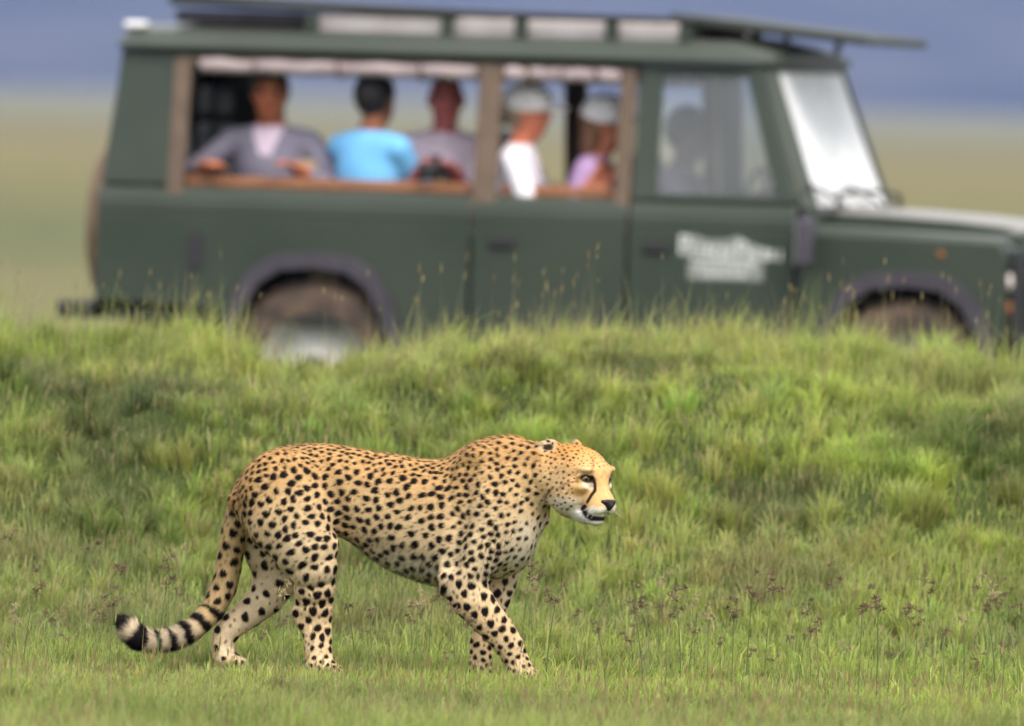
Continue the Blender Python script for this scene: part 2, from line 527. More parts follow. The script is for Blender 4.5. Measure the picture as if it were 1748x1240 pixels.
def glass_mat(name, tint=(.85, .88, .90), ior=1.5, dust_glare=.0):
    m = bpy.data.materials.new(name); m.use_nodes = True
    N, L = m.node_tree.nodes, m.node_tree.links
    N.remove(N['Principled BSDF'])
    tr = N.new('ShaderNodeBsdfTransparent'); tr.inputs['Color'].default_value = (*tint, 1)
    gl = N.new('ShaderNodeBsdfGlossy'); gl.inputs['Roughness'].default_value = .03
    fr = N.new('ShaderNodeFresnel'); fr.inputs['IOR'].default_value = ior
    mx = N.new('ShaderNodeMixShader'); L.new(fr.outputs[0], mx.inputs[0]); L.new(tr.outputs[0], mx.inputs[1]); L.new(gl.outputs[0], mx.inputs[2])
    out = mx
    if dust_glare:
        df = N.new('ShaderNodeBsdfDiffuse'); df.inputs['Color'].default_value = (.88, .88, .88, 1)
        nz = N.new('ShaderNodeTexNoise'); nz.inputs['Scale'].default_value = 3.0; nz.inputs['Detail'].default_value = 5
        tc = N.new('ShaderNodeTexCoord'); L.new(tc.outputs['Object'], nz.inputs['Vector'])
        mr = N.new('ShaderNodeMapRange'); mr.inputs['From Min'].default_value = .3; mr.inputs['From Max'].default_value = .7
        mr.inputs['To Min'].default_value = dust_glare * .75; mr.inputs['To Max'].default_value = dust_glare * 1.15
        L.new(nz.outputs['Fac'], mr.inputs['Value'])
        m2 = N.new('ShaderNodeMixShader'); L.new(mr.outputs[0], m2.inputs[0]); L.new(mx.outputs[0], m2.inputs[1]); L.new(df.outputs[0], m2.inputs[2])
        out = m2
    L.new(out.outputs[0], N['Material Output'].inputs['Surface'])
    return m
skirt_m = noisy(mat('pale_hatch_canvas', rough=.8), 5, (.52, .46, .46), (.66, .60, .60))
lid_m = mat('dark_hatch_board', (.022, .026, .022), .6)
side_glass = glass_mat('side_glass', dust_glare=.06)
screen_glass = glass_mat('sky_glare_windscreen_glass', ior=2.4, dust_glare=.80)  # white diffuse layer painted in for the bright sky mirrored by the windscreen

veh = empty('safari_vehicle', VEH, (0, 0, -YAW))
tag(veh, 'dark green long-wheelbase safari four-by-four with open sides and raised roof hatches', 'vehicle')
OUT = .875                                               # half width at the waist
def yo(z): return OUT - .155 * max(0, z - 1.22)          # the upper body leans in
ARCH = [(-.39, .50), (-.335, .66), (-.26, .79), (-.16, .855), (.0, .87), (.16, .855), (.26, .79), (.335, .66), (.39, .50)]
def shoulder(mb, x0, x1, sg, ztop=1.225):
    """rounded waist above the flat flank"""
    sec = [(OUT, 1.10), (OUT - .002, 1.14), (OUT - .012, 1.18), (OUT - .032, 1.21), (OUT - .07, ztop), (OUT - .10, ztop), (OUT - .10, 1.10)]
    mb.hull([(x0, sg * y, z) for y, z in sec], [(x1, sg * y, z) for y, z in sec])

for sg in (-1, 1):
    # flank of the rear tub with its wheel opening
    m = MB()
    poly = [(-1.05, .69), (-.47, .66)] + [(x, z) for x, z in ARCH] + [(.735, .50), (.735, 1.10), (-1.05, 1.10)]
    m.prism(poly, sg * OUT, sg * (OUT - .03)); shoulder(m, -1.05, .735, sg)
    m.build('side_panel', paint, veh, .008)
    # passenger door below the open bay
    m = MB(); m.prism([(.748, .52), (1.475, .52), (1.475, 1.10), (.748, 1.10)], sg * (OUT + .002), sg * (OUT - .03)); shoulder(m, .748, 1.475, sg)
    d = m.build('rear_door', paint, veh, .008)
    m = MB(); m.box(.83, .95, sg * (OUT + .022), sg * OUT, .985, 1.035); m.build('handle', black, d, .008)
    # front door with its frame, pane and handle
    m = MB(); m.prism([(1.488, .52), (2.265, .52), (2.265, 1.10), (1.488, 1.10)], sg * (OUT + .002), sg * (OUT - .03)); shoulder(m, 1.488, 2.265, sg)
    fd = m.build('front_door', paint, veh, .008)
    m = MB()
    def bar(x0, x1, z0, z1, xs0=0, xs1=0):
        A = [(x0, sg * (yo(z0) - .03), z0), (x1, sg * (yo(z0) - .03), z0), (x1 + xs1, sg * (yo(z1) - .03), z1), (x0 + xs0, sg * (yo(z1) - .03), z1)]
        m.hull(A, [(x, y - sg * .035, z) for x, y, z in A])
    bar(1.488, 1.60, 1.226, 1.845); bar(1.601, 2.17, 1.226, 1.255, 0, 0); bar(1.601, 1.99, 1.80, 1.845, 0, -.01)
    bar(2.171, 2.262, 1.226, 1.845, -.19, -.19)
    m.build('window_frame', paint, fd, .006)
    m = MB()
    A = [(1.60, sg * (yo(1.255) - .045), 1.255), (2.165, sg * (yo(1.255) - .045), 1.255), (1.99, sg * (yo(1.80) - .045), 1.80), (1.60, sg * (yo(1.80) - .045), 1.80)]
    m.hull(A, [(x, y - sg * .005, z) for x, y, z in A]); m.build('window_pane', side_glass, fd)
    m = MB(); m.box(1.56, 1.68, sg * (OUT + .022), sg * OUT, .985, 1.035); m.build('handle', black, fd, .008)
    for z in (.68, 1.02):
        m = MB(); m.box(2.262, 2.30, sg * (OUT + .016), sg * (OUT - .01), z, z + .07); m.build('hinge', black, fd, .006)
    # front wing
    m = MB()
    poly = [(2.28, .56)] + [(2.794 + x, z) for x, z in ARCH[1:-1]] + [(3.16, .56), (3.24, .62), (3.255, 1.02), (3.22, 1.08), (2.28, 1.10)]
    m.prism(poly, sg * OUT, sg * (OUT - .03))
    sec = [(OUT, 1.06), (OUT - .004, 1.10), (OUT - .022, 1.125), (OUT - .055, 1.135), (.56, 1.14), (.56, 1.06)]
    m.hull([(2.28, sg * y, z) for y, z in sec], [(3.23, sg * y, z - .035) for y, z in sec])
    m.box(3.22, 3.255, sg * (OUT - .03), sg * .53, .62, 1.06)
    w_ = m.build('wing', paint, veh, .012)
    m = MB(); m.box(2.935, 2.967, sg * (OUT + .012), sg * OUT, 1.005, 1.032); m.build('side_indicator', amber_m, w_, .006)
    m = MB(); m.lathe_x((3.255, sg * .80, .90), [(.045, 0), (.045, .018), (.02, .032)], 20); m.build('indicator', pink_m, veh, 0, True)
    m = MB(); m.lathe_x((3.255, sg * .80, .78), [(.040, 0), (.040, .018), (.02, .030)], 20); m.build('indicator', amber_m, veh, 0, True)
    hl = MB(); hl.lathe_x((3.255, sg * .60, .92), [(.105, 0), (.108, .02), (.10, .035), (.05, .048)], 28); hl.build('headlight', chrome, veh, 0, True)
    # wheel arch eyebrows
    for cx in (0, 2.794):
        o_ = [(cx + x * 1.13, sg * (OUT + .006), z + .066 * (1 if z > .55 else .0)) for x, z in ARCH]
        i_ = [(cx + x * .985, sg * (OUT + .006), z - .006) for x, z in ARCH]
        m = MB()
        for k in range(len(ARCH) - 1):
            q = [o_[k], o_[k + 1], i_[k + 1], i_[k]]
            m.hull([(x, sg * (OUT + .045) if j in (0, 1) and False else sg * (OUT + .040), z) for j, (x, y, z) in enumerate(q)], [(x, sg * (OUT - .005), z) for x, y, z in q])
        m.build('wheel_arch', trim, veh, .004)
        m = MB(); m.box(cx - .62, cx + .62, sg * (OUT - .34), sg * (OUT - .355), .44, 1.04); m.box(cx - .62, cx - .60, sg * (OUT - .04), sg * (OUT - .339), .50, 1.04); m.box(cx + .48, cx + .50, sg * (OUT - .04), sg * (OUT - .339), .60, 1.04); m.build('wheel_well', black, veh)
        c = (cx, sg * .745, .40)
        wh = empty('wheel'); wh.parent = veh
        t = MB(); t.lathe_y(c, [(.255, -.10), (.32, -.112), (.37, -.105), (.395, -.085), (.403, -.05), (.403, .05), (.395, .085), (.37, .105), (.32, .112), (.255, .10)], 48, False)
        t.build('tyre', rubber, wh, 0, True)
        t = MB()
        for k in range(36):
            a = 2 * math.pi * k / 36
            for s2 in (-1, 1):
                ca, sa = math.cos(a + .04 * s2), math.sin(a + .04 * s2)
                ux, uz = -sa, ca
                A = [(c[0] + ca * .398 + ux * e, c[1] + s2 * yy, c[2] + sa * .398 + uz * e) for e, yy in ((-.02, .015), (.02, .015), (.02, .095), (-.02, .095))]
                t.hull(A, [(x + ca * .012, y, z + sa * .012) for x, y, z in A])
        t.build('tread', rubber, wh)
        t = MB(); t.lathe_y(c, [(.06, sg * .055), (.075, sg * .05), (.085, sg * .03), (.19, sg * .015), (.225, sg * .05), (.262, sg * .105), (.262, -sg * .10), (.05, -sg * .09)], 36)
        t.build('rim', steel, wh, 0, True)
        t = MB(); t.lathe_y(c, [(.062, sg * .04), (.058, sg * .085), (.03, sg * .10), (.005, sg * .102)], 20); t.build('hub', black, wh, 0, True)
    # upper rear quarter, window bay frames
    def up(name, mt, x0, x1, z0, z1, proud=0., thick=.035, lean=0., bev=.006):
        A = [(x0, sg * (yo(z0) - .03 + proud), z0), (x1, sg * (yo(z0) - .03 + proud), z0), (x1 + lean, sg * (yo(z1) - .03 + proud), z1), (x0 + lean, sg * (yo(z1) - .03 + proud), z1)]
        mm = MB(); mm.hull(A, [(x, y - sg * thick, z) for x, y, z in A])
        return mm.build(name, mt, veh, bev)
    mm = MB()
    A = [(-1.045, sg * (yo(1.226) - .03), 1.226), (-.70, sg * (yo(1.226) - .03), 1.226), (-.70, sg * (yo(1.85) - .03), 1.85), (-.985, sg * (yo(1.85) - .03), 1.85)]
    mm.hull(A, [(x, y - sg * .035, z) for x, y, z in A]); mm.build('rear_quarter_panel', paint, veh, .012)
    up('header_rail', paint, -.70, 1.486, 1.826, 1.85, .0)
    up('window_post', wood, -.725, -.645, 1.15, 1.825, .018)
    up('window_post', wood, .735, .845, 1.10, 1.826, .022)
    up('window_post', wood, 1.405, 1.478, 1.08, 1.82, .020)
    up('top_frame', wood, -.644, .734, 1.795, 1.825, .014)
    up('top_frame', wood, .846, 1.404, 1.795, 1.825, .014)
    mm = MB(); mm.box(-.66, .735, sg * .77, sg * .71, 1.225, 1.275); mm.build('sill_rail', wood2, veh, .01)
    mm = MB(); mm.box(.845, 1.41, sg * .77, sg * .71, 1.225, 1.275); mm.build('sill_rail', wood2, veh, .01)
    for x0, x1 in ((-.60, .72), (.86, 1.40)):
        mm = MB(); n = 14
        mm.tube([(x0 + (x1 - x0) * k / n, sg * (.752 + .004 * math.sin(k * 1.7)), 1.785 + .004 * math.sin(k * 2.3)) for k in range(n + 1)], [.034 + .004 * math.sin(k * 2.1) for k in range(n + 1)], 12)
        rb = mm.build('rolled_blind', canvas, veh, 0, True)
        for k in range(3):
            xx = x0 + (x1 - x0) * (.2 + .3 * k)
            m2 = MB(); m2.tube([(xx, sg * .752 + .042 * math.cos(a), 1.785 + .042 * math.sin(a)) for a in np.linspace(0, 2 * math.pi, 13)], .007, 5); m2.build('strap', wood, rb)
    # door mirror
    mr_ = empty('door_mirror'); mr_.parent = veh
    mm = MB(); mm.tube([(2.30, sg * .86, 1.20), (2.34, sg * .97, 1.19), (2.35, sg * 1.02, 1.14)], .012, 8); mm.build('arm', black, mr_, 0, True)
    mm = MB(); mm.box(2.325, 2.385, sg * .945, sg * 1.10, .94, 1.17); mm.build('housing', trim, mr_, .022)
    mm = MB(); mm.box(2.319, 2.3235, sg * .96, sg * 1.085, .955, 1.155); mm.build('glass', chrome, mr_)
    # windscreen pillar
    A = [(2.275, sg * .80, 1.20), (2.345, sg * .76, 1.20), (2.105, sg * .70, 1.86), (2.035, sg * .735, 1.86)]
    mm = MB(); mm.hull(A, [(x, y - sg * .05, z) for x, y, z in A]); mm.build('windscreen_pillar', paint, veh, .01)

# fuel intake grille on the near flank, and the door emblem
vg = empty('side_vent'); vg.parent = veh
m = MB(); m.box(-.605, -.535, -(OUT + .006), -OUT, .84, 1.01); m.build('surround', black, vg, .012)
for k in range(6):
    m = MB(); m.box(-.597, -.543, -(OUT + .014), -(OUT + .006), .855 + k * .025, .866 + k * .025); m.build('slat', trim, vg)
em_m = mat('faded_white_lettering', (.52, .53, .51), .7)
em_d = mat('pale_grey_vinyl', (.20, .215, .20), .7)
fd_near = [o for o in veh.children if o.name.startswith('front_door')][0]
eo = MB()
Y = -(OUT + .0065)
def ink(pts, w=.008):
    for (a, b) in zip(pts[:-1], pts[1:]):
        dx, dz = b[0] - a[0], b[1] - a[1]; l = math.hypot(dx, dz) or 1; nx_, nz_ = -dz / l * w / 2, dx / l * w / 2
        q = [(a[0] + nx_, Y, a[1] + nz_), (b[0] + nx_, Y, b[1] + nz_), (b[0] - nx_, Y, b[1] - nz_), (a[0] - nx_, Y, a[1] - nz_)]
        eo.hull(q, [(x, y + .003, z) for x, y, z in q])
rr = random.Random(5)
# upper line: large letters on a gentle slope, capitals at either end of two words
x = 1.735
for k in range(13):
    cap = k in (0, 7)
    h = .085 if cap else .048
    zb = .985 - .035 * (x - 1.73) / .47 + (.012 if k > 8 else 0)
    w = .040 if cap else .026
    kind = k % 5
    if cap:
        ink([(x, zb), (x, zb + h)], .014); ink([(x, zb + h), (x + w, zb + h * .9), (x + w, zb + h * .55), (x, zb + h * .45)], .012)
    elif kind == 0: ink([(x, zb), (x, zb + h), (x + w * .7, zb + h), (x + w * .7, zb), (x, zb)], .010)
    elif kind == 1: ink([(x, zb), (x, zb + h), (x + w * .7, zb + h * .85)], .010)
    elif kind == 2: ink([(x + w * .3, zb), (x + w * .3, zb + h * 1.1)], .010)
    elif kind == 3: ink([(x, zb), (x, zb + h), (x + w * .75, zb + h * .9), (x + w * .75, zb)], .010)
    else: ink([(x + w * .7, zb + h), (x, zb + h), (x, zb), (x + w * .7, zb)], .010)
    x += w + .010
ink([(1.78, .968), (2.10, .952)], .010)
# lower lines: small capitals
for zb, n0, x0, h in ((.918, 15, 1.80, .026), (.882, 11, 1.84, .024)):
    x = x0
    for k in range(n0):
        ink([(x, zb), (x, zb + h)], .006); ink([(x, zb + h * (.95 if k % 3 else .5)), (x + .011, zb + h * (.9 if k % 2 else .45))], .006)
        if k % 2: ink([(x + .011, zb), (x + .011, zb + h)], .006)
        x += .0195
eo.build('door_lettering', em_m, fd_near)
m = MB(); m.box(1.772, 2.125, -(OUT + .0042), -(OUT + .0018), .870, .952); m.build('door_sticker', em_d, fd_near, .0)
m = MB(); m.hull([(x, -(OUT + .0042), z) for x, z in ((1.725, .975), (2.11, .962), (2.205, .972), (2.17, 1.005), (2.06, 1.045), (2.00, 1.075), (1.955, 1.055), (1.86, 1.052), (1.80, 1.075), (1.73, 1.07))],
             [(x, -(OUT + .0018), z) for x, z in ((1.725, .975), (2.11, .962), (2.205, .972), (2.17, 1.005), (2.06, 1.045), (2.00, 1.075), (1.955, 1.055), (1.86, 1.052), (1.80, 1.075), (1.73, 1.07))]); m.build('door_sticker', em_d, fd_near)

# bonnet, scuttle, nose
m = MB()
def bsec(x, zc, w): return [(x, -w, zc - .075), (x, -w, zc - .02), (x, -w + .05, zc - .004), (x, -.25, zc + .006), (x, 0, zc + .008), (x, .25, zc + .006), (x, w - .05, zc - .004), (x, w, zc - .02), (x, w, zc - .075)]
m.loft([bsec(2.36, 1.205, .60), bsec(2.60, 1.202, .60), bsec(2.95, 1.185, .585), bsec(3.17, 1.165, .565), bsec(3.25, 1.135, .55)])
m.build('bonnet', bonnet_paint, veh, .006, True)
m = MB(); m.box(2.28, 2.358, -.79, .79, 1.06, 1.20); m.build('scuttle', paint, veh, .012)
m = MB(); m.box(3.20, 3.238, -.50, .50, .62, 1.06); m.build('front_panel', paint, veh, .01)
gr = empty('grille'); gr.parent = veh
m = MB(); m.box(3.239, 3.254, -.40, .40, .72, 1.04); m.build('backing', black, gr, .008)
for k in range(8):
    m = MB(); m.box(3.255, 3.267, -.38, .38, .74 + k * .036, .755 + k * .036); m.build('slat', trim, gr, .003)
m = MB(); m.box(3.29, 3.42, -.86, .86, .52, .67); m.build('front_bumper', black, veh, .02)
# windscreen glass, header, wipers
A = [(2.318, -.71, 1.215), (2.318, .71, 1.215), (2.098, .655, 1.825), (2.098, -.655, 1.825)]
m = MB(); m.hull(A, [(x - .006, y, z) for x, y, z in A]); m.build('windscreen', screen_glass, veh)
m = MB(); m.hull([(2.03, -.70, 1.83), (2.115, -.68, 1.826), (2.085, -.68, 1.90), (2.03, -.70, 1.90)], [(2.03, .70, 1.83), (2.115, .68, 1.826), (2.085, .68, 1.90), (2.03, .70, 1.90)]); m.build('windscreen_header', paint, veh, .01)
for y0 in (-.30, .42):
    wp = MB(); wp.tube([(2.37, y0, 1.215), (2.345, y0 - .16, 1.26), (2.318, y0 - .34, 1.30)], .008, 6); wp.tube([(2.335, y0 - .12, 1.255), (2.312, y0 - .52, 1.32)], .007, 6); wp.build('wiper', black, veh)
m = MB(); m.tube([(2.40, -.62, 1.20), (2.40, -.60, 1.27), (2.40, -.30, 1.285), (2.40, .30, 1.285), (2.40, .62, 1.27), (2.40, .64, 1.20)], .012, 6); m.build('bonnet_rail', black, veh, 0, True)
# roof shell
m = MB()
def rsec(x, e=0): return [(x, -.80 + e, 1.852), (x, -.80 + e, 1.875), (x, -.765 + e, 1.90), (x, -.735 + e, 1.935 - e), (x, -.66, 1.955 - e), (x, -.35, 1.972 - e), (x, 0, 1.978 - e), (x, .35, 1.972 - e), (x, .66, 1.955 - e), (x, .735 - e, 1.935 - e), (x, .765 - e, 1.90), (x, .80 - e, 1.875), (x, .80 - e, 1.852)]
m.loft([rsec(-1.0, .03), rsec(-.96), rsec(.5), rsec(1.9), rsec(2.06, .03), rsec(2.12, .055)])
m.build('roof', paint, veh, .004, True)
m = MB(); m.box(-.99, -.89, -.74, -.62, 1.945, 1.98); m.build('roof_corner_cap', white, veh, .02)
# raised hatch: pale canvas skirt, brackets, rail, lids
m = MB(); m.box(-.10, 1.66, -.64, .64, 1.955, 2.03); m.build('hatch_skirt', skirt_m, veh, .01)
for x in (-.10, .55, .90, 1.33, 1.68):
    for sg in (-1, 1):
        m = MB(); m.box(x - .03, x + .03, sg * .69, sg * .655, 1.95, 2.035); m.build('hatch_bracket', paint, veh, .006)
for sg in (-1, 1):
    m = MB(); m.tube([(-.62, sg * .69, 2.085), (-.2, sg * .69, 2.062), (1.72, sg * .69, 2.045)], .016, 8); m.build('roof_rail', black, veh, 0, True)
m = MB(); m.hull([(-.80, -.66, 2.06), (.60, -.66, 2.045), (.60, -.66, 2.075), (-.80, -.66, 2.115)], [(-.80, .66, 2.06), (.60, .66, 2.045), (.60, .66, 2.075), (-.80, .66, 2.115)]); m.build('hatch_lid', lid_m, veh, .012)
m = MB(); m.box(-.78, .6, -.60, .60, 1.975, 2.04); m.build('hatch_base', trim, veh, .01)
m = MB(); m.hull([(1.58, -.60, 2.035), (2.52, -.60, 1.955), (2.52, -.60, 1.995), (1.58, -.60, 2.085)], [(1.58, .60, 2.035), (2.52, .60, 1.955), (2.52, .60, 1.995), (1.58, .60, 2.085)])
fl_ = m.build('front_hatch_lid', lid_m, veh, .012)
for sg in (-1, 1):
    m = MB(); m.tube([(2.10, sg * .52, 1.90), (2.12, sg * .52, 1.99)], .016, 6); m.build('lid_strut', black, veh)
    m = MB(); m.tube([(1.70, sg * .55, 1.95), (1.72, sg * .55, 2.04)], .016, 6); m.build('lid_strut', black, veh)
# tail: rear door, spare wheel, step, floor, chassis, front firewall
m = MB(); m.hull([(-1.05, -.83, .69), (-1.05, .83, .69), (-1.05, .83, 1.22), (-1.05, -.83, 1.22)], [(-1.02, -.83, .69), (-1.02, .83, .69), (-1.02, .83, 1.22), (-1.02, -.83, 1.22)])
m.build('tail_panel', paint, veh, .01)
for y0, y1 in ((-.80, -.42), (.42, .80)):
    m = MB(); m.hull([(-1.045, y0, 1.222), (-1.045, y1, 1.222), (-.99, y1 * .93, 1.85), (-.99, y0 * .93, 1.85)], [(-1.02, y0, 1.222), (-1.02, y1, 1.222), (-.965, y1 * .93, 1.85), (-.965, y0 * .93, 1.85)])
    m.build('tail_upper', paint, veh, .008)
sw = empty('spare_wheel'); sw.parent = veh
m = MB(); m.lathe_x((-1.05, -.02, 1.02), [(.20, -.02), (.34, -.03), (.385, -.06), (.395, -.11), (.385, -.16), (.34, -.195), (.20, -.20)], 40); m.build('tyre', rubber, sw, 0, True)
m = MB(); m.lathe_x((-1.05, -.02, 1.02), [(.402, -.08), (.402, -.17), (.36, -.206), (.10, -.212), (.005, -.212)], 40); m.build('cover', cover_m, sw, 0, True)
m = MB(); m.box(-1.24, -1.06, -.86, .86, .60, .68); m.build('rear_step', black, veh, .015)
m = MB(); m.box(-1.01, 2.27, -.84, .84, .60, .64); m.build('floor_pan', black, veh)
for sg in (-1, 1):
    m = MB(); m.box(-1.0, 3.34, sg * .36, sg * .46, .46, .60); m.build('chassis_rail', black, veh, .01)
m = MB(); m.box(2.24, 2.272, -.80, .80, .62, 1.20); m.build('bulkhead', dark_seat, veh)
m = MB(); m.box(2.05, 2.235, -.72, .72, 1.05, 1.24); m.build('dashboard', dark_seat, veh, .03)
for xa in (0, 2.794):
    m = MB(); m.tube([(xa, -.66, .40), (xa, .66, .40)], .05, 10); m.build('axle', black, veh)
sg_ = MB(); sg_.tube([(1.95 + .08 * math.cos(a) * .45, -.40 + .19 * math.sin(a), 1.22 + .19 * math.cos(a) * .85) for a in np.linspace(0, 2 * math.pi, 25)], .013, 6)
sg_.tube([(1.95, -.40, 1.22), (2.12, -.40, 1.12)], .02, 6); sg_.build('steering_wheel', black, veh, 0, True)

def seat(x, y, z0, mt, head=True, tall=.62):
    r = empty('seat'); r.parent = veh
    m = MB(); m.box(x - .24, x + .24, y - .23, y + .23, z0 - .13, z0); m.build('cushion', mt, r, .035)
    m = MB(); m.hull([(x - .27, y - .22, z0 - .02), (x - .15, y - .22, z0 - .02), (x - .22, y - .21, z0 + tall), (x - .33, y - .21, z0 + tall)], [(x - .27, y + .22, z0 - .02), (x - .15, y + .22, z0 - .02), (x - .22, y + .21, z0 + tall), (x - .33, y + .21, z0 + tall)])
    m.build('backrest', mt, r, .035)
    m = MB(); m.box(x - .22, x + .20, y - .20, y + .20, .64, z0 - .131); m.build('pedestal', black, r, .01)
    if head:
        m = MB(); m.box(x - .34, x - .24, y - .14, y + .14, z0 + tall + .02, z0 + tall + .17); m.build('headrest', mt, r, .03)
for x, y, mt, hd, tl in ((-.58, -.42, dark_seat, True, .66), (-.58, .42, dark_seat, True, .66), (.12, .42, tan_seat, False, .62), (.14, -.42, tan_seat, False, .50), (.80, -.42, tan_seat, False, .45), (.80, .42, dark_seat, True, .66)):
    seat(x, y, .86, mt, hd, tl)
seat(1.50, -.40, .86, pale_seat, False, .52); seat(1.50, .40, .86, pale_seat, False, .56)
# ------------------------------------------------------------------ people in the vehicle
def rotz(v, a):
    return np.array([v[0] * math.cos(a) - v[1] * math.sin(a), v[0] * math.sin(a) + v[1] * math.cos(a), v[2]])

def person(label, hip, face, lean, shirt, trousers, skin, hands, hair=None, cap=None, turn=0., tuck=0., head_drop=0., held=None, skirt_hair=False, elbow=.25, inner=None, sit=None):
    """hip: vehicle-local point; face: heading in the vehicle (0 = forward); hands: two vehicle-local points (near wrist targets); built as one skin"""
    hip = np.array(hip, float)
    def loc(f, l, u):                                   # person frame: forward, left, up, leaning at the hips
        f2 = f * math.cos(lean) + u * math.sin(lean); u2 = u * math.cos(lean) - f * math.sin(lean)
        return hip + rotz(np.array([f2, l, u2]), face)
    fw = rotz(np.array([1., 0, 0]), face + turn); lf = rotz(np.array([0, 1., 0]), face + turn)
    neck = loc(.0, 0, .52); head = loc(.025, 0, .675) + np.array([0, 0, -head_drop])
    sh = {s: loc(0, s * .185, .455) for s in (-1, 1)}
    sit = face if sit is None else sit
    hp = {s: hip + rotz(np.array([.02, s * .09, 0]), sit) for s in (-1, 1)}
    kn = {s: hip + rotz(np.array([.42, s * .13, .03]), sit) for s in (-1, 1)}
    an = {s: np.array([*(hip + rotz(np.array([.46, s * .13, 0]), sit))[:2], .70]) for s in (-1, 1)}
    allp = [neck, head, *sh.values(), *kn.values(), *an.values(), *[np.array(h) for h in hands], hip]
    lo = np.min(allp, 0) - .20; hi = np.max(allp, 0) + .22
    lo[2] = max(lo[2], .62)
    F = Field(lo, hi, .0105)
    ax = [fw, lf, np.array([0, 0, 1.])]
    bd = [rotz(np.array([1., 0, 0]), face), rotz(np.array([0, 1., 0]), face), np.array([0, 0, 1.])]
    tl = [np.array(loc(1, 0, 0)) - hip, bd[1], np.array(loc(0, 0, 1)) - hip]
    F.ellipsoid(loc(0, 0, .34), (.115, .175, .19), tl, k=.05)            # chest
    F.ellipsoid(loc(.01, 0, .13), (.115, .150, .17), tl, k=.06)          # belly
    F.ellipsoid(hip + np.array([0, 0, .03]), (.14, .175, .11), bd, k=.05)
    F.cone(loc(0, -.12, .46), loc(0, .12, .46), .065, .065, k=.06)
    F.cone(neck - np.array([0, 0, .03]), head - np.array([0, 0, .06]), .058, .055, k=.03)
    F.ellipsoid(head + np.array([0, 0, .02]), (.098, .078, .105), ax, k=.02)
    F.ellipsoid(head + fw * .030 - np.array([0, 0, .055]), (.062, .056, .062), ax, k=.03)   # jaw
    F.cone(head + fw * .092 + np.array([0, 0, .012]), head + fw * .108 - np.array([0, 0, .022]), .010, .015, k=.012)   # nose
    for s in (-1, 1):
        F.ellipsoid(head + lf * s * .080 - np.array([0, 0, .005]), (.020, .010, .030), ax, k=.008)     # ear
        F.ellipsoid(head + fw * .088 + lf * s * .033 + np.array([0, 0, .014]), (.012, .016, .009), ax, k=.012, sub=True)
        hnd = np.array(hands[0 if s == -1 else 1], float)
        d = hnd - sh[s]; L = np.linalg.norm(d); ua, fa = .29, .26
        Lc = min(L, ua + fa - .01); d /= L
        wr = sh[s] + d * Lc
        a = (ua * ua - fa * fa + Lc * Lc) / (2 * Lc); hh = math.sqrt(max(ua * ua - a * a, 0))
        side = lf * s * elbow - np.array([0, 0, .75]) - fw * .35
        side -= d * (side @ d); side /= np.linalg.norm(side) + 1e-6
        el = sh[s] + d * a + side * hh
        F.cone(sh[s], el, .060, .046, k=.03); F.cone(el, wr, .045, .033, k=.02)
        hd = (wr - el) / np.linalg.norm(wr - el)
        sdv = np.cross(hd, np.array([0, 0, 1.])); sdv /= np.linalg.norm(sdv) + 1e-6
        up = np.cross(sdv, hd)
        F.ellipsoid(wr + hd * .045, (.050, .040, .020), [hd, sdv, up], k=.015)
        for q, (off, ln) in enumerate(((-.030, .060), (-.010, .075), (.011, .070), (.030, .055))):
            b0 = wr + hd * .080 + sdv * off; b1 = b0 + hd * ln * .55 - up * .006; b2 = b1 + hd * ln * .35 - up * .024
            F.cone(b0, b1, .0100, .0095, k=.006); F.cone(b1, b2, .0095, .0085, k=.004)
        t0 = wr + hd * .030 - sdv * .034; t1 = t0 + hd * .030 - sdv * .030 - up * .010; t2 = t1 + hd * .026 - sdv * .004 - up * .010
        F.cone(t0, t1, .012, .0105, k=.008); F.cone(t1, t2, .0105, .0095, k=.004)
        F.cone(hp[s], kn[s], .085, .062, k=.04); F.cone(kn[s], an[s], .058, .042, k=.03)
        F.cone(an[s], an[s] + rotz(np.array([1., 0, 0]), sit) * .14 - np.array([0, 0, .02]), .040, .030, k=.02)
        hands_wr.setdefault(label, {})[s] = (wr, el)
    V, Q = F.mesh(relax=1)
    # clothes and skin by region
    C = np.tile(np.array(shirt, float), (len(V), 1))
    low = ((V - hip) @ np.array([0, 0, 1.])) < .06
    leg = low
    C[leg] = trousers
    rel = V - head
    skinm = (rel[:, 2] > -.135 + .02) & (np.linalg.norm(rel[:, :2], axis=1) < .12) & (rel[:, 2] > -.145)
    up_ax = np.array(tl[2])
    skinm |= ((V - neck) @ up_ax > .012) & (np.linalg.norm(V - neck, axis=1) < .10)
    for s in (-1, 1):
        wr, el = hands_wr[label][s]
        e = wr - el; t = ((V - el) @ e) / (e @ e)
        d = np.linalg.norm(V - el - np.clip(t, 0, 2)[:, None] * e, axis=1)
        skinm |= (t > tuck) & (d < .10) & (np.linalg.norm(V - wr, axis=1) < .30)
    C[skinm] = skin
    sk = np.array(skin, float)
    m = skinm & ((rel @ fw) > .05)
    lips = m & (np.abs(rel[:, 2] + .058) < .008) & (np.abs(rel @ lf) < .026); C[lips] = sk * np.array([.75, .5, .5])
    eyes = m & (np.abs(rel[:, 2] - .014) < .008) & (np.abs(np.abs(rel @ lf) - .033) < .013); C[eyes] = (.03, .02, .02)
    brow = m & (np.abs(rel[:, 2] - .034) < .006) & (np.abs(np.abs(rel @ lf) - .034) < .020); C[brow] = sk * .35
    if inner is not None:
        tri = ((V - neck) @ bd[0] > .03) & ((V - neck) @ up_ax > -.12) & ~skinm & (np.abs((V - neck) @ bd[1]) < .075 + .4 * np.clip((V - neck) @ up_ax, -.2, .0))
        C[tri] = inner
    C *= (1 + .10 * vnoise(V * 9, 71) + .05 * vnoise(V * 30, 72))[:, None]
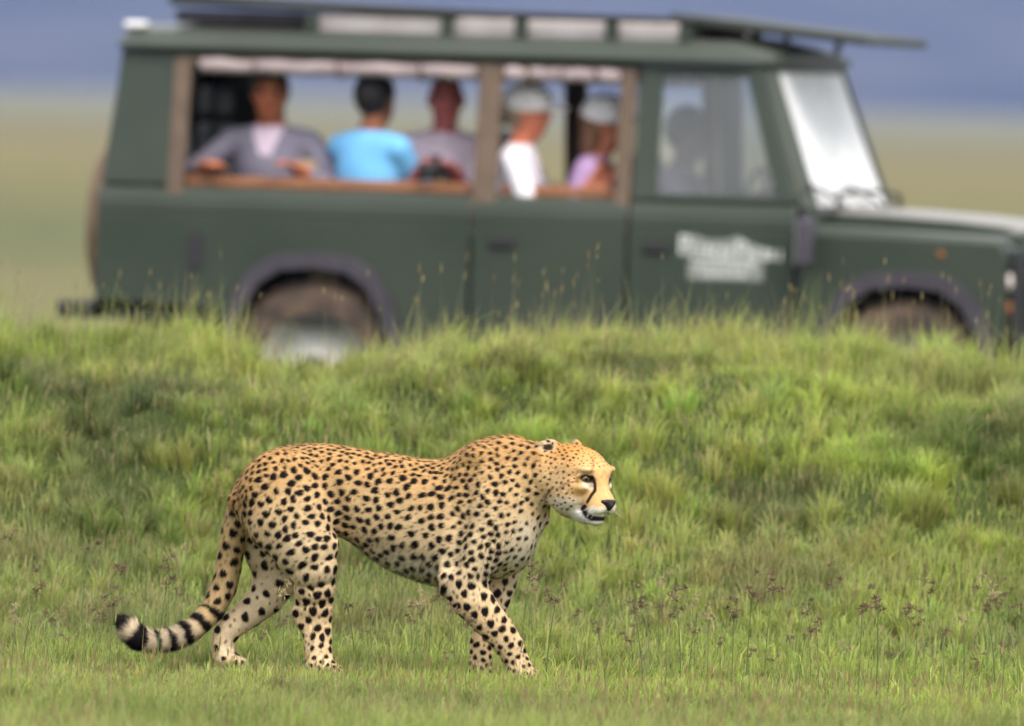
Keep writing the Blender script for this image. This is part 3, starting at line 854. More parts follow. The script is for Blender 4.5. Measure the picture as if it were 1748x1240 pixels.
    root = empty('person'); 
    wb = veh_world(*hip); root.location = (wb[0], wb[1], wb[2]); root.rotation_euler = (0, 0, -YAW)
    me = np_mesh('person_body', V - hip, Q); set_color(me, np.clip(C, 0, 1))
    link_mesh('body', me, cloth_mat, root, True)
    if hair is not None:
        Fh = Field(head - .20, head + .20, .009)
        Fh.ellipsoid(head + np.array([0, 0, .028]) - fw * .010, (.108, .090, .112), ax, k=.0)
        Fh.ellipsoid(head + fw * .090 - np.array([0, 0, .05]), (.105, .12, .105), ax, k=.012, sub=True)
        if skirt_hair:
            Fh.ellipsoid(head - fw * .055 - np.array([0, 0, .075]), (.060, .085, .12), ax, k=.03)
            Fh.ellipsoid(head + fw * .130 - np.array([0, 0, .06]), (.105, .14, .16), ax, k=.012, sub=True)
        else:
            Fh.ellipsoid(head - np.array([0, 0, .16]), (.16, .16, .09), ax, k=.01, sub=True)
        V2, Q2 = Fh.mesh(1); me = np_mesh('hair', V2 - hip, Q2)
        link_mesh('hair', me, mat('hair', hair, .6), root, True)
    if cap is not None:
        Fc = Field(head - .24, head + .24, .009)
        Fc.ellipsoid(head + np.array([0, 0, .050]), (.116, .098, .098), ax, k=.0)
        Fc.ellipsoid(head - np.array([0, 0, .115]), (.24, .24, .130), ax, k=.004, sub=True)
        Fc.ellipsoid(head + fw * .125 + np.array([0, 0, .028]), (.085, .080, .012), ax, k=.012)
        V2, Q2 = Fc.mesh(1); me = np_mesh('cap', V2 - hip, Q2)
        link_mesh('cap', me, noisy(mat('cap_cloth', cap, .85), 18, tuple(np.array(cap) * .8), cap), root, True)
    tag(root, label, 'person')
    return root
hands_wr = {}
cloth_mat = attr_mat('clothes_and_skin', rough=.8, spec=.2)
NB = -math.pi / 2                                    # facing the near side
SK = (.50, .20, .125)
person('person in grey zip jacket leaning both arms on the window rail', (-.33, -.46, .985), NB, .08, (.20, .185, .245), (.05, .05, .07), (.40, .135, .070),
       [(-.57, -.755, 1.315), (-.12, -.70, 1.31)], hair=(.035, .018, .010), turn=.25, tuck=.90, elbow=1.0, inner=(.62, .50, .62), sit=-.1)
person('person in bright sky blue shirt with short black hair turned away', (.17, -.64, .97), 1.1, .04, (.17, .46, .80), (.05, .06, .09), (.22, .09, .05),
       [(.48, -.30, 1.15), (.36, -.10, 1.14)], hair=(.006, .004, .005), tuck=.5)
person('bald sunburnt person in pale lilac shirt holding a black camera', (.46, -.36, .98), NB + .35, .06, (.52, .43, .50), (.08, .07, .06), (.42, .125, .115),
       [(.43, -.68, 1.31), (.60, -.66, 1.31)], tuck=.75, sit=-.3)
person('person in white shirt and white cap with an arm on the sill', (.85, -.56, .93), .12, .05, (.78, .74, .82), (.10, .09, .08), (.52, .17, .10),
       [(1.20, -.68, 1.28), (1.24, -.30, 1.12)], hair=(.28, .22, .15), cap=(.88, .84, .84), turn=-.15, tuck=.05)
person('long haired person in lilac shirt and pale cap looking down', (1.17, -.50, .89), .1, .10, (.40, .26, .46), (.10, .08, .10), (.48, .18, .11),
       [(1.30, -.66, 1.27), (1.40, -.20, 1.12)], hair=(.13, .055, .022), cap=(.86, .82, .86), tuck=.55, skirt_hair=True)
person('driver with dark hair behind the closed front door window', (1.50, -.06, .85), .0, .04, (.34, .28, .36), (.06, .06, .07), (.11, .05, .035),
       [(1.88, -.24, 1.22), (1.86, .16, 1.22)], hair=(.01, .007, .006), tuck=.9)
# camera in the lilac shirt's hands
cm = empty('photo_camera', veh_world(.525, -.745, 1.285), (0, 0, -YAW))
tag(cm, 'black photo camera held by the bald person in lilac', 'camera')
MB().box(-.065, .065, -.03, .03, 0, .09).build('body', black, cm, .012)
MB().lathe_y((0, -.03, .045), [(.030, 0), (.034, -.01), (.034, -.08), (.026, -.085)], 20).build('lens', dark_seat, cm, 0, True)
MB().box(-.025, .025, -.02, .02, .091, .115).build('viewfinder', black, cm, .006)
# ------------------------------------------------------------------ the cheetah
PXM = FPX / D0                                # photograph pixels per metre at the cheetah
def body_line(pts):
    """(px, py, depth offset, half height px, half width m) -> sweep points"""
    out = []
    for u, v, w, a, b in pts:
        p = P(u, v, D0 + w)
        out.append((p[0], p[1], p[2], a / PXM, b))
    return out

HEAD_C = P(985, 810, D0 - 0.13)
HT = math.radians(45)
HF = np.array([math.cos(HT), -math.sin(HT), 0.0])      # the way it looks
HN = np.array([-math.sin(HT), -math.cos(HT), 0.0])     # towards its near cheek
HU = np.array([0.0, 0.0, 1.0])
def H(f, n, u):
    return HEAD_C + f * HF + n * HN + u * HU

TAIL = [(422, 832, .12, 20, .030), (408, 868, .13, 20, .036), (398, 918, .15, 21, .038), (391, 965, .16, 21, .038), (382, 1005, .16, 21, .038),
        (363, 1042, .15, 19.5, .035), (332, 1073, .13, 18, .032), (297, 1091, .10, 16.5, .030), (262, 1096, .07, 17, .030), (237, 1090, .05, 18, .031),
        (221, 1076, .04, 16, .028), (212, 1066, .04, 10, .018)]

def build_cheetah():
    lo = P(190, 1200, D0 - .45); hi = P(1075, 725, D0 + .45)
    f = Field((lo[0], D0 - .40, -0.03), (hi[0], D0 + .36, hi[2] + .01), 0.0032)
    # trunk: upper and lower outline against x, with its half width
    T = np.array([(405, 838, 872, .032), (410, 816, 892, .064), (422, 796, 905, .086), (445, 776, 914, .102), (475, 764, 916, .110), (515, 758, 912, .112),
                  (560, 758, 906, .106), (600, 765, 922, .104), (640, 772, 952, .110), (680, 778, 974, .120), (720, 785, 988, .128), (750, 785, 995, .130),
                  (780, 774, 996, .128), (810, 762, 993, .122), (838, 752, 990, .116), (862, 750, 986, .108), (885, 758, 976, .098), (903, 778, 958, .084), (914, 805, 935, .064), (920, 835, 905, .035)], float)
    us = np.linspace(T[0, 0], T[-1, 0], 160)
    prof = np.stack([np.interp(us, T[:, 0], T[:, i]) for i in (1, 2, 3)], 1)
    ker = np.hanning(9); ker /= ker.sum()
    padp = np.pad(prof, ((4, 4), (0, 0)), mode='edge')
    prof = np.stack([np.convolve(padp[:, i], ker, 'valid') for i in range(3)], 1)
    w_of = lambda u: np.interp(u, [400, 560, 920], [.10, .06, -.06])
    top = np.array([P(u, t, D0 + w_of(u)) for u, t in zip(us, prof[:, 0])])
    bot = np.array([P(u, b, D0 + w_of(u)) for u, b in zip(us, prof[:, 1])])
    cx = (top[:, 0] + bot[:, 0]) / 2
    s, X, Y, Z = f.sub((cx[0], D0 - .25, bot[:, 2].min()), (cx[-1], D0 + .25, top[:, 2].max()), 0.03)
    xs = X[:, 0, 0]
    cz = np.interp(xs, cx, (top[:, 2] + bot[:, 2]) / 2)[:, None, None]
    hz = np.interp(xs, cx, (top[:, 2] - bot[:, 2]) / 2)[:, None, None]
    wy = np.interp(xs, cx, prof[:, 2])[:, None, None]
    cy = np.interp(xs, cx, (top[:, 1] + bot[:, 1]) / 2)[:, None, None]
    over = np.maximum(cx[0] - X, X - cx[-1]).clip(0)
    qz = np.abs(Z - cz) / hz; qy = np.abs(Y - cy) / wy
    k0 = (qz ** 2.15 + qy ** 2.15) ** (1 / 2.15)
    k1 = np.sqrt((qz / hz) ** 2 + (qy / wy) ** 2) + 1e-6
    f.put(s, np.sqrt(np.maximum(k0 * (k0 - 1) / k1, -1) ** 2 * 0 + 0) + k0 * (k0 - 1) / k1 + over * 1.2, 0)
    # withers, shoulder blades, chest and rump masses
    for sgn in (-1, 1):
        ctr = P(835, 838, D0 - .035 + sgn * .085)
        f.ellipsoid(ctr, (.085, .045, .150), axes=[(0.93, 0, .37), (0, 1, 0), (-.37, 0, .93)], k=.05)
        f.ellipsoid(P(868, 775, D0 - .045 + sgn * .035), (.055, .028, .045), k=.04)
        f.ellipsoid(P(478, 858, D0 + .085 + sgn * .085), (.125, .058, .150), k=.035)
    f.ellipsoid(P(880, 915, D0 - .06), (.062, .078, .100), k=.04)
    # neck
    f.sweep(body_line([(845, 830, -.03, 78, .100), (885, 822, -.06, 68, .090), (914, 812, -.085, 57, .080), (938, 808, -.105, 49, .074), (962, 808, -.12, 47, .070)]), k=.045)
    # near hind leg
    f.sweep(body_line([(478, 838, -.015, 66, .060), (498, 885, -.03, 72, .058), (520, 928, -.035, 58, .054), (533, 965, -.03, 43, .047), (537, 1000, -.015, 36, .040),
                       (537, 1035, .0, 31, .033), (540, 1065, .005, 26, .027), (543, 1100, .0, 23.5, .025), (545, 1128, -.005, 23, .026)]), k=.035)
    f.sweep(body_line([(512, 1045, .01, 14, .016), (520, 1062, .008, 15, .018)]), k=.02)
    f.sweep(body_line([(541, 1138, -.005, 19, .034), (560, 1142, -.01, 17, .040), (572, 1147, -.01, 13, .038)]), k=.02)
    # far hind leg, stretched back
    f.sweep(body_line([(458, 890, .19, 58, .060), (470, 940, .20, 52, .056), (474, 985, .205, 40, .046), (455, 1020, .205, 31, .038), (425, 1047, .20, 25, .030), (398, 1067, .195, 22, .027),
                       (383, 1085, .195, 21, .026), (380, 1108, .195, 19, .026), (383, 1125, .19, 18, .030)]), k=.03)
    f.sweep(body_line([(385, 1125, .19, 17, .034), (403, 1131, .185, 13, .038), (412, 1134, .185, 11, .036)]), k=.02)
    # near foreleg, crossing over
    f.sweep(body_line([(838, 870, -.115, 62, .050), (815, 925, -.125, 55, .048), (796, 968, -.125, 44, .044), (788, 990, -.125, 41, .042), (804, 1022, -.13, 35, .036), (828, 1050, -.125, 30, .031),
                       (852, 1078, -.12, 27, .028), (870, 1103, -.115, 24, .026), (882, 1128, -.11, 21, .025), (888, 1146, -.11, 20, .028)]), k=.03)
    f.sweep(body_line([(888, 1148, -.11, 19, .034), (905, 1156, -.115, 16, .040), (917, 1160, -.115, 12, .036)]), k=.02)
    # far foreleg, upright
    f.sweep(body_line([(848, 900, .05, 55, .050), (850, 960, .06, 42, .046), (850, 1000, .06, 30, .040), (840, 1040, .05, 24, .033), (827, 1075, .035, 21.5, .028), (822, 1105, .025, 20, .025),
                       (819, 1135, .02, 19.5, .026), (818, 1158, .015, 21, .030)]), k=.03)
    f.sweep(body_line([(815, 1162, .01, 20, .036), (830, 1167, .005, 16, .042), (840, 1169, .0, 12, .040)]), k=.02)
    # folds behind the shoulder and before the thigh
    for a_, b_, r_ in (((800, 800, -.170), (782, 890, -.176), .028), ((782, 890, -.176), (770, 960, -.160), .028), ((556, 795, -.085), (566, 850, -.082), .030), ((566, 850, -.082), (580, 900, -.055), .026)):
        f.cone(P(a_[0], a_[1], D0 + a_[2]), P(b_[0], b_[1], D0 + b_[2]), r_, r_, k=.035, sub=True)
    # sheath and belly fringe root
    f.ellipsoid(P(580, 898, D0 + .06), (.024, .020, .018), k=.04)
    # tail
    f.sweep(body_line(TAIL), k=.022)
    # head
    axes = [HF, HN, HU]
    f.ellipsoid(H(-.008, 0, .018), (.098, .074, .072), axes, k=.03)
    f.ellipsoid(H(.055, 0, .008), (.060, .056, .060), axes, k=.03)          # forehead
    for sg in (-1, 1):
        f.ellipsoid(H(-.002, sg * .046, -.062), (.070, .040, .056), axes, k=.03)   # cheek
        f.ellipsoid(H(.088, sg * .047, .019), (.026, .023, .012), axes, k=.018)   # brow
        f.ellipsoid(H(.062, sg * .052, -.036), (.034, .024, .020), axes, k=.02)   # cheekbone
        f.ellipsoid(H(.112, sg * .022, -.101), (.031, .0235, .0225), axes, k=.012)  # whisker pad
    f.cone(H(.082, 0, -.005), H(.120, 0, -.076), .034, .0225, k=.03)          # bridge of the nose
    f.ellipsoid(H(.094, 0, -.080), (.048, .043, .034), axes, k=.025)          # muzzle
    f.cone(H(-.02, 0, -.095), H(.040, 0, -.120), .044, .030, k=.03)           # jaw
    f.cone(H(.040, 0, -.122), H(.098, 0, -.137), .027, .0165, k=.02)            # chin
    for sg in (-1, 1):
        f.cone(H(.000, sg * .040, -.095), H(.088, sg * .012, -.137), .020, .013, k=.02)
        # ears laid back, cupped
        e = H(-.068, sg * .062, .080)
        ea = [HF * .82 + HU * .30 - HN * .45 * sg, HN * sg * .80 + HF * .45 + HU * .15, HU]
        ea = np.array(ea); ea[0] /= np.linalg.norm(ea[0]); ea[1] -= ea[0] * (ea[1] @ ea[0]); ea[1] /= np.linalg.norm(ea[1]); ea[2] = np.cross(ea[0], ea[1])
        f.ellipsoid(e, (.036, .015, .027), ea, k=.016)
        f.ellipsoid(e + ea[0] * .010 + ea[2] * np.sign(ea[2][2]) * .012 + ea[1] * .012, (.016, .010, .018), ea, k=.008, sub=True)
        # eye socket and mouth gap
        f.ellipsoid(H(.104, sg * .051, -.009), (.016, .017, .010), axes, k=.010, sub=True)
        f.cone(H(.074, sg * .070, -.0035), H(.101, sg * .034, .0005), .0070, .0075, k=.010)
        f.cone(H(.076, sg * .068, -.0170), H(.100, sg * .036, -.0235), .0055, .0055, k=.008)
        f.cone(H(.060, sg * .046, -.112), H(.092, sg * .034, -.124), .0045, .0055, k=.006, sub=True)
        f.cone(H(.092, sg * .034, -.124), H(.128, sg * .012, -.1225), .0055, .0050, k=.006, sub=True)
    f.cone(H(.128, .014, -.1225), H(.128, -.014, -.1225), .0050, .0050, k=.006, sub=True)
    V, Q = f.mesh(relax=1)
    me = np_mesh('cheetah_body', V, Q)
    return me, V

def paint_cheetah(me, V):
    N = np.zeros(len(V) * 3, np.float32); me.vertices.foreach_get('normal', N); N = N.reshape(-1, 3).astype(float)
    pix = to_px(V)
    U, W = pix[:, 0], pix[:, 1]
    hd = V - HEAD_C
    hf, hn, hu = hd @ HF, hd @ HN, hd @ HU
    tail_c = np.array([P(u, v, D0 + w) for u, v, w, a, b in TAIL])
    seg = np.cumsum(np.r_[0, np.linalg.norm(np.diff(tail_c, axis=0), axis=1)])
    best = np.full(len(V), 9.); tt = np.zeros(len(V))
    for i in range(len(tail_c) - 1):
        e = tail_c[i + 1] - tail_c[i]
        t = np.clip(((V - tail_c[i]) @ e) / (e @ e), 0, 1)
        d = np.linalg.norm(V - tail_c[i] - t[:, None] * e, axis=1)
        m = d < best
        best[m] = d[m]; tt[m] = seg[i] + t[m] * np.linalg.norm(e)
    tail = (best < .048) & (U < 418) & (tt > .03)
    far_hind = (V[:, 1] > D0 + .155) & (W > 900) & ~tail
    head = (hf > -.085) & (hu > -.19) & (U > 925)
    headw = smooth01(-.11, -.03, hf) * (U > 915)
    # base coat
    tawny = np.array([.70, .415, .165]); cream = np.array([.85, .665, .42]); white = np.array([.90, .79, .62]); sand = np.array([.80, .565, .295])
    up = N[:, 2]
    back = np.interp(U, [400, 440, 500, 600, 700, 760, 830, 880, 930], [850, 785, 762, 770, 783, 788, 755, 750, 762])
    depth = np.clip((W - back) / 190., 0, 1)                 # 0 at the back, 1 at the belly line
    n1 = vnoise(V * 14, 1) * .5 + vnoise(V * 45, 2) * .5
    a = np.clip(smooth01(.02, .55, depth + n1 * .10), 0, 1)[:, None]
    C = tawny * (1 - a) + sand * a
    a = smooth01(.35, .95, depth + n1 * .12)[:, None]
    C = C * (1 - a) + cream * a
    belly = (smooth01(.0, -.6, up) * smooth01(.72, 1.05, depth) * (U > 560) * (W < 1010))[:, None]
    C = C * (1 - belly) + white * belly
    chest = (smooth01(865, 905, U) * smooth01(868, 905, W) * (W < 1000) * (1 - headw))[:, None] * .85
    C = C * (1 - chest) + white * chest
    legs = smooth01(970, 1060, W)[:, None]
    C = C * (1 - legs) + np.array([.85, .63, .375]) * legs
    inner = (((V[:, 1] > D0 + .02) & (W > 985) & (U > 780)) | far_hind).astype(float)[:, None] * .65
    C = C * (1 - inner) + np.array([.80, .65, .46]) * inner
    paw = smooth01(1120, 1160, W)[:, None] * .5
    C = C * (1 - paw) + np.array([.66, .50, .33]) * paw
    C[tail] = np.array([.70, .49, .25]) * (1 + .12 * n1[tail])[:, None]
    # head ground colours, symmetric
    an = np.abs(hn)
    mu = 985 + FPX / D0 * .7071 * (hf - an); mv = 810 - hu * PXM
    hC = np.tile(np.array([.70, .42, .175]), (len(V), 1))
    q = smooth01(.02, .10, hu)[:, None]; hC = hC * (1 - q) + np.array([.62, .29, .075]) * q
    q = (smooth01(.075, .0, hf) * smooth01(.045, -.02, hu))[:, None] * .55; hC = hC * (1 - q) + np.array([.70, .52, .30]) * q   # cheeks, neck side
    q = (smooth01(.03, .055, an) * smooth01(.10, .055, hf) * smooth01(-.055, -.088, hu))[:, None]; hC = hC * (1 - q) + np.array([.76, .66, .50]) * q
    q = (smooth01(-.092, -.118, hu) * smooth01(-.02, .03, hf))[:, None]; hC = hC * (1 - q) + np.array([.90, .86, .78]) * q        # chin
    q = (smooth01(.100, .116, hf) * smooth01(-.088, -.108, hu))[:, None]; hC = hC * (1 - q) + np.array([.84, .77, .66]) * q   # lip pads
    def blob(cu, cv, ru, rv, ang=0, soft=.35):
        ca, sa = math.cos(math.radians(ang)), math.sin(math.radians(ang))
        x = (mu - cu) * ca + (mv - cv) * sa; y = -(mu - cu) * sa + (mv - cv) * ca
        r = np.sqrt((x / ru) ** 2 + (y / rv) ** 2)
        return 1 - smooth01(1 - soft, 1 + soft, r)
    def stroke(pts, widths, soft=1.6):
        out = np.zeros(len(V))
        for (p, q, w1, w2) in zip(pts[:-1], pts[1:], widths[:-1], widths[1:]):
            p = np.array(p, float); q = np.array(q, float); e = q - p
            t = np.clip(((mu - p[0]) * e[0] + (mv - p[1]) * e[1]) / (e @ e), 0, 1)
            d = np.hypot(mu - p[0] - t * e[0], mv - p[1] - t * e[1]) - (w1 + t * (w2 - w1))
            out = np.maximum(out, 1 - smooth01(-soft, soft, d))
        return out
    front = hf > .0
    def lay(mask, colour, amt=1.0):
        nonlocal hC
        m = (mask * amt)[:, None]
        hC = hC * (1 - m) + np.array(colour) * m
    lay(blob(1003, 826, 11, 6.5, 40) * front, (.82, .74, .60), .8)              # pale under the eye
    lay(blob(1000, 801, 12, 5, -8) * front, (.76, .56, .32), .5)              # pale brow
    lay(stroke([(1009, 803), (1012, 790), (1010, 778)], [1.6, 2.2, 1.0], 3) * front, (.26, .10, .025), .65)
    lay(stroke([(1027, 812), (1031, 800)], [1.2, 1.8], 3) * front, (.40, .17, .05), .5)
    lay(blob(1002, 815, 15, 7.4, 14) * front, (.012, .008, .007))           # lids
    lay(stroke([(1010, 812), (1015.5, 823), (1016, 835), (1009, 845), (1003.5, 855)], [3.4, 2.8, 2.8, 2.6, 2.4], 1.3) * front, (.014, .008, .007))   # tear line
    lay(stroke([(1000, 862), (997, 866), (1003, 876), (1013, 882.5), (1028, 883)], [3, 4.8, 5.2, 4.8, 4.0], 1.5) * front, (.020, .012, .014))   # lips
    lay(stroke([(987, 820), (970, 823), (955, 833)], [1.2, 1.8, 1.2], 2) * (an > .03), (.16, .06, .02), .6)
    lay(stroke([(942, 836), (931, 850), (934, 866)], [2.0, 2.6, 2.0], 2) * (an > .03), (.05, .025, .015), .8)
    q = headw[:, None]
    C = C * (1 - q) + hC * q
    # ears
    ear = np.zeros(len(V))
    for sg in (-1, 1):
        e = H(-.068, sg * .062, .080)
        d = np.linalg.norm(V - e, axis=1)
        near = 1 - smooth01(.026, .038, d)
        C = C * (1 - (near * .8)[:, None]) + np.array([.74, .58, .38]) * (near * .8)[:, None]
        bk = H(-.066, sg * .062, .080) + np.array([.010, 0, -.004]) * 1.0 - HF * .004 + HN * sg * .013 + HU * .006
        dd = np.linalg.norm((V - bk) * np.array([.85, .5, 1.25]), axis=1)
        m = (1 - smooth01(.011, .019, dd)) * (near > 0)
        ear = np.maximum(ear, m)
        C = C * (1 - m[:, None]) + np.array([.015, .01, .008]) * m[:, None]
    # ---- spots
    dark = np.zeros(len(V)); brown = np.zeros(len(V))
    def spec(i):
        """spot radius and spacing (m) here"""
        u, w = U[i], W[i]
        if tail[i]:
            return (.0125, .046, 1.15) if tt[i] < seg[-1] - .37 else None
        if headw[i] > .5:
            if hf[i] > .055 and hu[i] < .028 or hu[i] < -.11 and hf[i] > -.02: return None
            if hf[i] > .045: return (.0026, .0150, 1.5)
            if hu[i] > .035: return (.0042, .0175, 1.6)
            return (.0040, .021, 1.4)
        if far_hind[i]:
            return (.0125, .056, 1.2)
        if w > 985 or (u < 580 and w > 940):
            s = np.interp(w, [940, 1040, 1100, 1150], [1.1, 1.15, .85, .6])
            return (.0112 * s, .0365 * s, 1.25)
        if u > 880 and w > 860:
            return (.0072, .033, 1.5)
        if u > 860:
            return (.0076, .0285, 1.6)
        if u > 770:
            s = .80 if w - back[i] > 50 else .66
            return (.0116 * s, .0350 * s * 1.03, 1.35)
        s = 1.0
        if w - back[i] < 34: s = .66
        return (.0113 * s, .0350 * s, 1.3 if s == 1 else 1.7)
    kd = kdtree.KDTree(len(V))
    for i, v in enumerate(V): kd.insert(v, i)
    kd.balance()
    r_ = random.Random(3)
    cand = list(range(len(V))); r_.shuffle(cand)
    cell = .045; grid = {}
    spots = []
    def ok(i, sp, scale=1.0):
        k = tuple(int(math.floor(c / cell)) for c in V[i])
        for dx in (-1, 0, 1):
            for dy in (-1, 0, 1):
                for dz in (-1, 0, 1):
                    for j, spj, _ in grid.get((k[0] + dx, k[1] + dy, k[2] + dz), ()):
                        if N[i] @ N[j] > -.2:
                            d = V[i] - V[j]
                            if d @ d < ((sp + spj) * .5 * scale) ** 2: return False
        return True
    def add(i, sp, r):
        k = tuple(int(math.floor(c / cell)) for c in V[i])
        grid.setdefault(k, []).append((i, sp, r))
    for i in cand[:60000]:
        s = spec(i)
        if s is None: continue
        if ok(i, s[1] * .77):
            r = s[0] * r_.uniform(.90, 1.16)
            add(i, s[1] * .80, r); spots.append((i, r, 1 + (s[2] - 1) * .25, 1.0))
    main = list(spots)
    for i in cand[60000:78000]:
        s = spec(i)
        if s is None: continue
        if ok(i, s[1] * .80, .70):
            r = s[0] * r_.uniform(.22, .48)
            add(i, s[1] * .35, r); spots.append((i, r, 1.3, r_.uniform(.45, .95)))
    flow = fur_flow(V, N, U, W, hf, tail, tail_c, seg, tt, headw)
    for i, r, el, amt in spots:
        e = el * r_.uniform(.85, 1.25)
        rl, rs = r * math.sqrt(e), r / math.sqrt(e)
        fl = flow[i]; sd = np.cross(N[i], fl)
        ph = r_.uniform(0, 6.28)
        a1, a2, a3 = r_.uniform(.05, .16), r_.uniform(.03, .10), r_.uniform(0, .07)
        if W[i] < 985 and not tail[i]:            # many flank spots lean
            an_ = r_.uniform(-.5, .5); fl, sd = fl * math.cos(an_) + sd * math.sin(an_), sd * math.cos(an_) - fl * math.sin(an_)
        ids = [j for _, j, _ in kd.find_range(V[i], rl * 1.9)]
        ids = np.array(ids)
        ids = ids[N[ids] @ N[i] > .1]
        d = V[ids] - V[i]
        x = d @ fl / rl; y = d @ sd / rs
        ang = np.arctan2(y, x)
        rr = np.hypot(x, y) / (1 + a1 * np.cos(2 * ang + ph) + a2 * np.cos(3 * ang + 2 * ph) + a3 * np.cos(5 * ang + ph * 3))
        soft = .0022 / r
        m = (1 - smooth01(1 - soft, 1 + soft, rr)) * amt
        np.maximum.at(dark, ids, m)
        halo = (1 - smooth01(.9, 1.55, rr)) * .30 * amt
        np.maximum.at(brown, ids, halo)
    # rings towards the end of the tail, white tuft between, black tip
    ring = np.zeros(len(V))
    L = seg[-1]
    side = vnoise(V * 60, 5) * .006
    for c, w in ((L - .350, .012), (L - .297, .014), (L - .237, .015), (L - .182, .012), (L - .130, .008), (L - .066, .024), (L - .002, .016)):
        ring = np.maximum(ring, 1 - smooth01(w - .004, w + .004, np.abs(tt + side - c)))
    ring *= tail
    pale = tail * smooth01(.42, .55, tt)
    C = C * (1 - .6 * pale[:, None]) + np.array([.70, .62, .50]) * .6 * pale[:, None]
    dark = np.maximum(dark * (1 - ear * 0), ring)
    keep = 1 - np.clip((1 - smooth01(.012, .020, np.linalg.norm(np.stack([hf - .1, an - .05, hu + .008], 1), axis=1))), 0, 1)
    dark *= keep
    C *= (1 + .10 * vnoise(V * 120, 9) + .06 * vnoise(V * 30, 4))[:, None]
    C = C * (1 - brown[:, None]) + np.array([.42, .19, .06]) * brown[:, None]
    C = C * (1 - dark[:, None]) + np.array([.010, .006, .006]) * dark[:, None]
    C = np.clip(C, 0, 1)
    set_color(me, C)
    return C, N, flow, dict(U=U, W=W, hf=hf, hn=hn, hu=hu, tail=tail, tt=tt, headw=headw, L=L)

def fur_flow(V, N, U, W, hf, tail, tail_c, seg, tt, headw):
    fl = np.tile(np.array([-1., 0., -.30]), (len(V), 1))
    lg = smooth01(930, 1010, W)[:, None]
    fl = fl * (1 - lg) + np.array([-.12, 0, -1.]) * lg
    th = (smooth01(540, 470, U) * smooth01(780, 880, W))[:, None] * .8
    fl = fl * (1 - th) + np.array([-.35, 0, -1.]) * th
    sh = (smooth01(770, 820, U) * smooth01(860, 950, W))[:, None] * .7
    fl = fl * (1 - sh) + np.array([-.2, 0, -1.]) * sh
    td = np.stack([np.interp(tt, seg, np.gradient(tail_c[:, i], seg)) for i in range(3)], 1)
    fl[tail] = td[tail]
    hw = headw[:, None]
    fl = fl * (1 - hw) + (-HF + np.array([0, 0, -.15])) * hw
    fl -= N * (fl * N).sum(1)[:, None]
    return fl / (np.linalg.norm(fl, axis=1)[:, None] + 1e-6)

def grow_fur(V, C, N, flow, R, parent):
    """short hairs, each one slender face that carries its root's coat colour"""
    n = len(V)
    reps = 3
    base = np.repeat(np.arange(n), reps)
    base = base[rng.random(len(base)) < .85]
    face = (R['headw'][base] > .5) & (R['hf'][base] > .03)
    base = base[~(face & (rng.random(len(base)) < .35))]
    m = len(base)
    U, W = R['U'][base], R['W'][base]
    ln = np.full(m, .0105)
    ln = np.where(R['headw'][base] > .5, np.where(R['hf'][base] > .05, .0035, .0065), ln)
    ln = np.where((R['headw'][base] > .5) & (R['hu'][base] < -.10) & (R['hf'][base] < .10), .010, ln)
    ln = np.where(W > 1000, .0070, ln)
    bel = (N[base][:, 2] < -.25) & (U > 590) & (U < 800) & (W > 910) & (W < 1010)
    ln = np.where(bel, np.interp(U, [590, 660, 760, 800], [.009, .017, .020, .010]), ln)
    nape = (U > 790) & (U < 925) & (W < 790)
    ln = np.where(nape, .013, ln)
    tl = R['tail'][base]
    ln = np.where(tl, .013, ln)
    ln = np.where(tl & (R['tt'][base] > .5), .022, ln)
    ln = np.where(tl & (R['tt'][base] > R['L'] - .06), .028, ln)
    ln *= rng.uniform(.55, 1.25, m)
    jit = rng.normal(0, .17, (m, 3))
    lift = np.where(bel | (tl & (R['tt'][base] > .5)), .75, .34) * rng.uniform(.5, 1.5, m)
    d = flow[base] + jit + N[base] * lift[:, None]
    d[bel] += np.array([0, 0, -.6])
    d /= np.linalg.norm(d, axis=1)[:, None]
    side = np.cross(d, N[base] + rng.normal(0, .25, (m, 3))); side /= np.linalg.norm(side, axis=1)[:, None] + 1e-6
    p = V[base] + rng.normal(0, .0012, (m, 3)) - N[base] * .0008
    hw = .00062 * rng.uniform(.7, 1.4, m)
    v0 = p - side * hw[:, None]; v1 = p + side * hw[:, None]
    v2 = p + d * ln[:, None]
    VV = np.empty((m * 3, 3)); VV[0::3] = v0; VV[1::3] = v1; VV[2::3] = v2
    FF = np.arange(m * 3).reshape(-1, 3)
    me = np_mesh('cheetah_fur', VV, FF)
    cc = C[base] * rng.uniform(.80, 1.18, m)[:, None]
    set_color(me, np.repeat(np.clip(cc, 0, 1), 3, 0))
    me.polygons.foreach_set('use_smooth', np.ones(m, dtype=bool))
    nn = N[base] * .85 + d * .25
    nn /= np.linalg.norm(nn, axis=1)[:, None]
    me.normals_split_custom_set_from_vertices(np.repeat(nn, 3, 0).astype(np.float32).tolist())
    return me

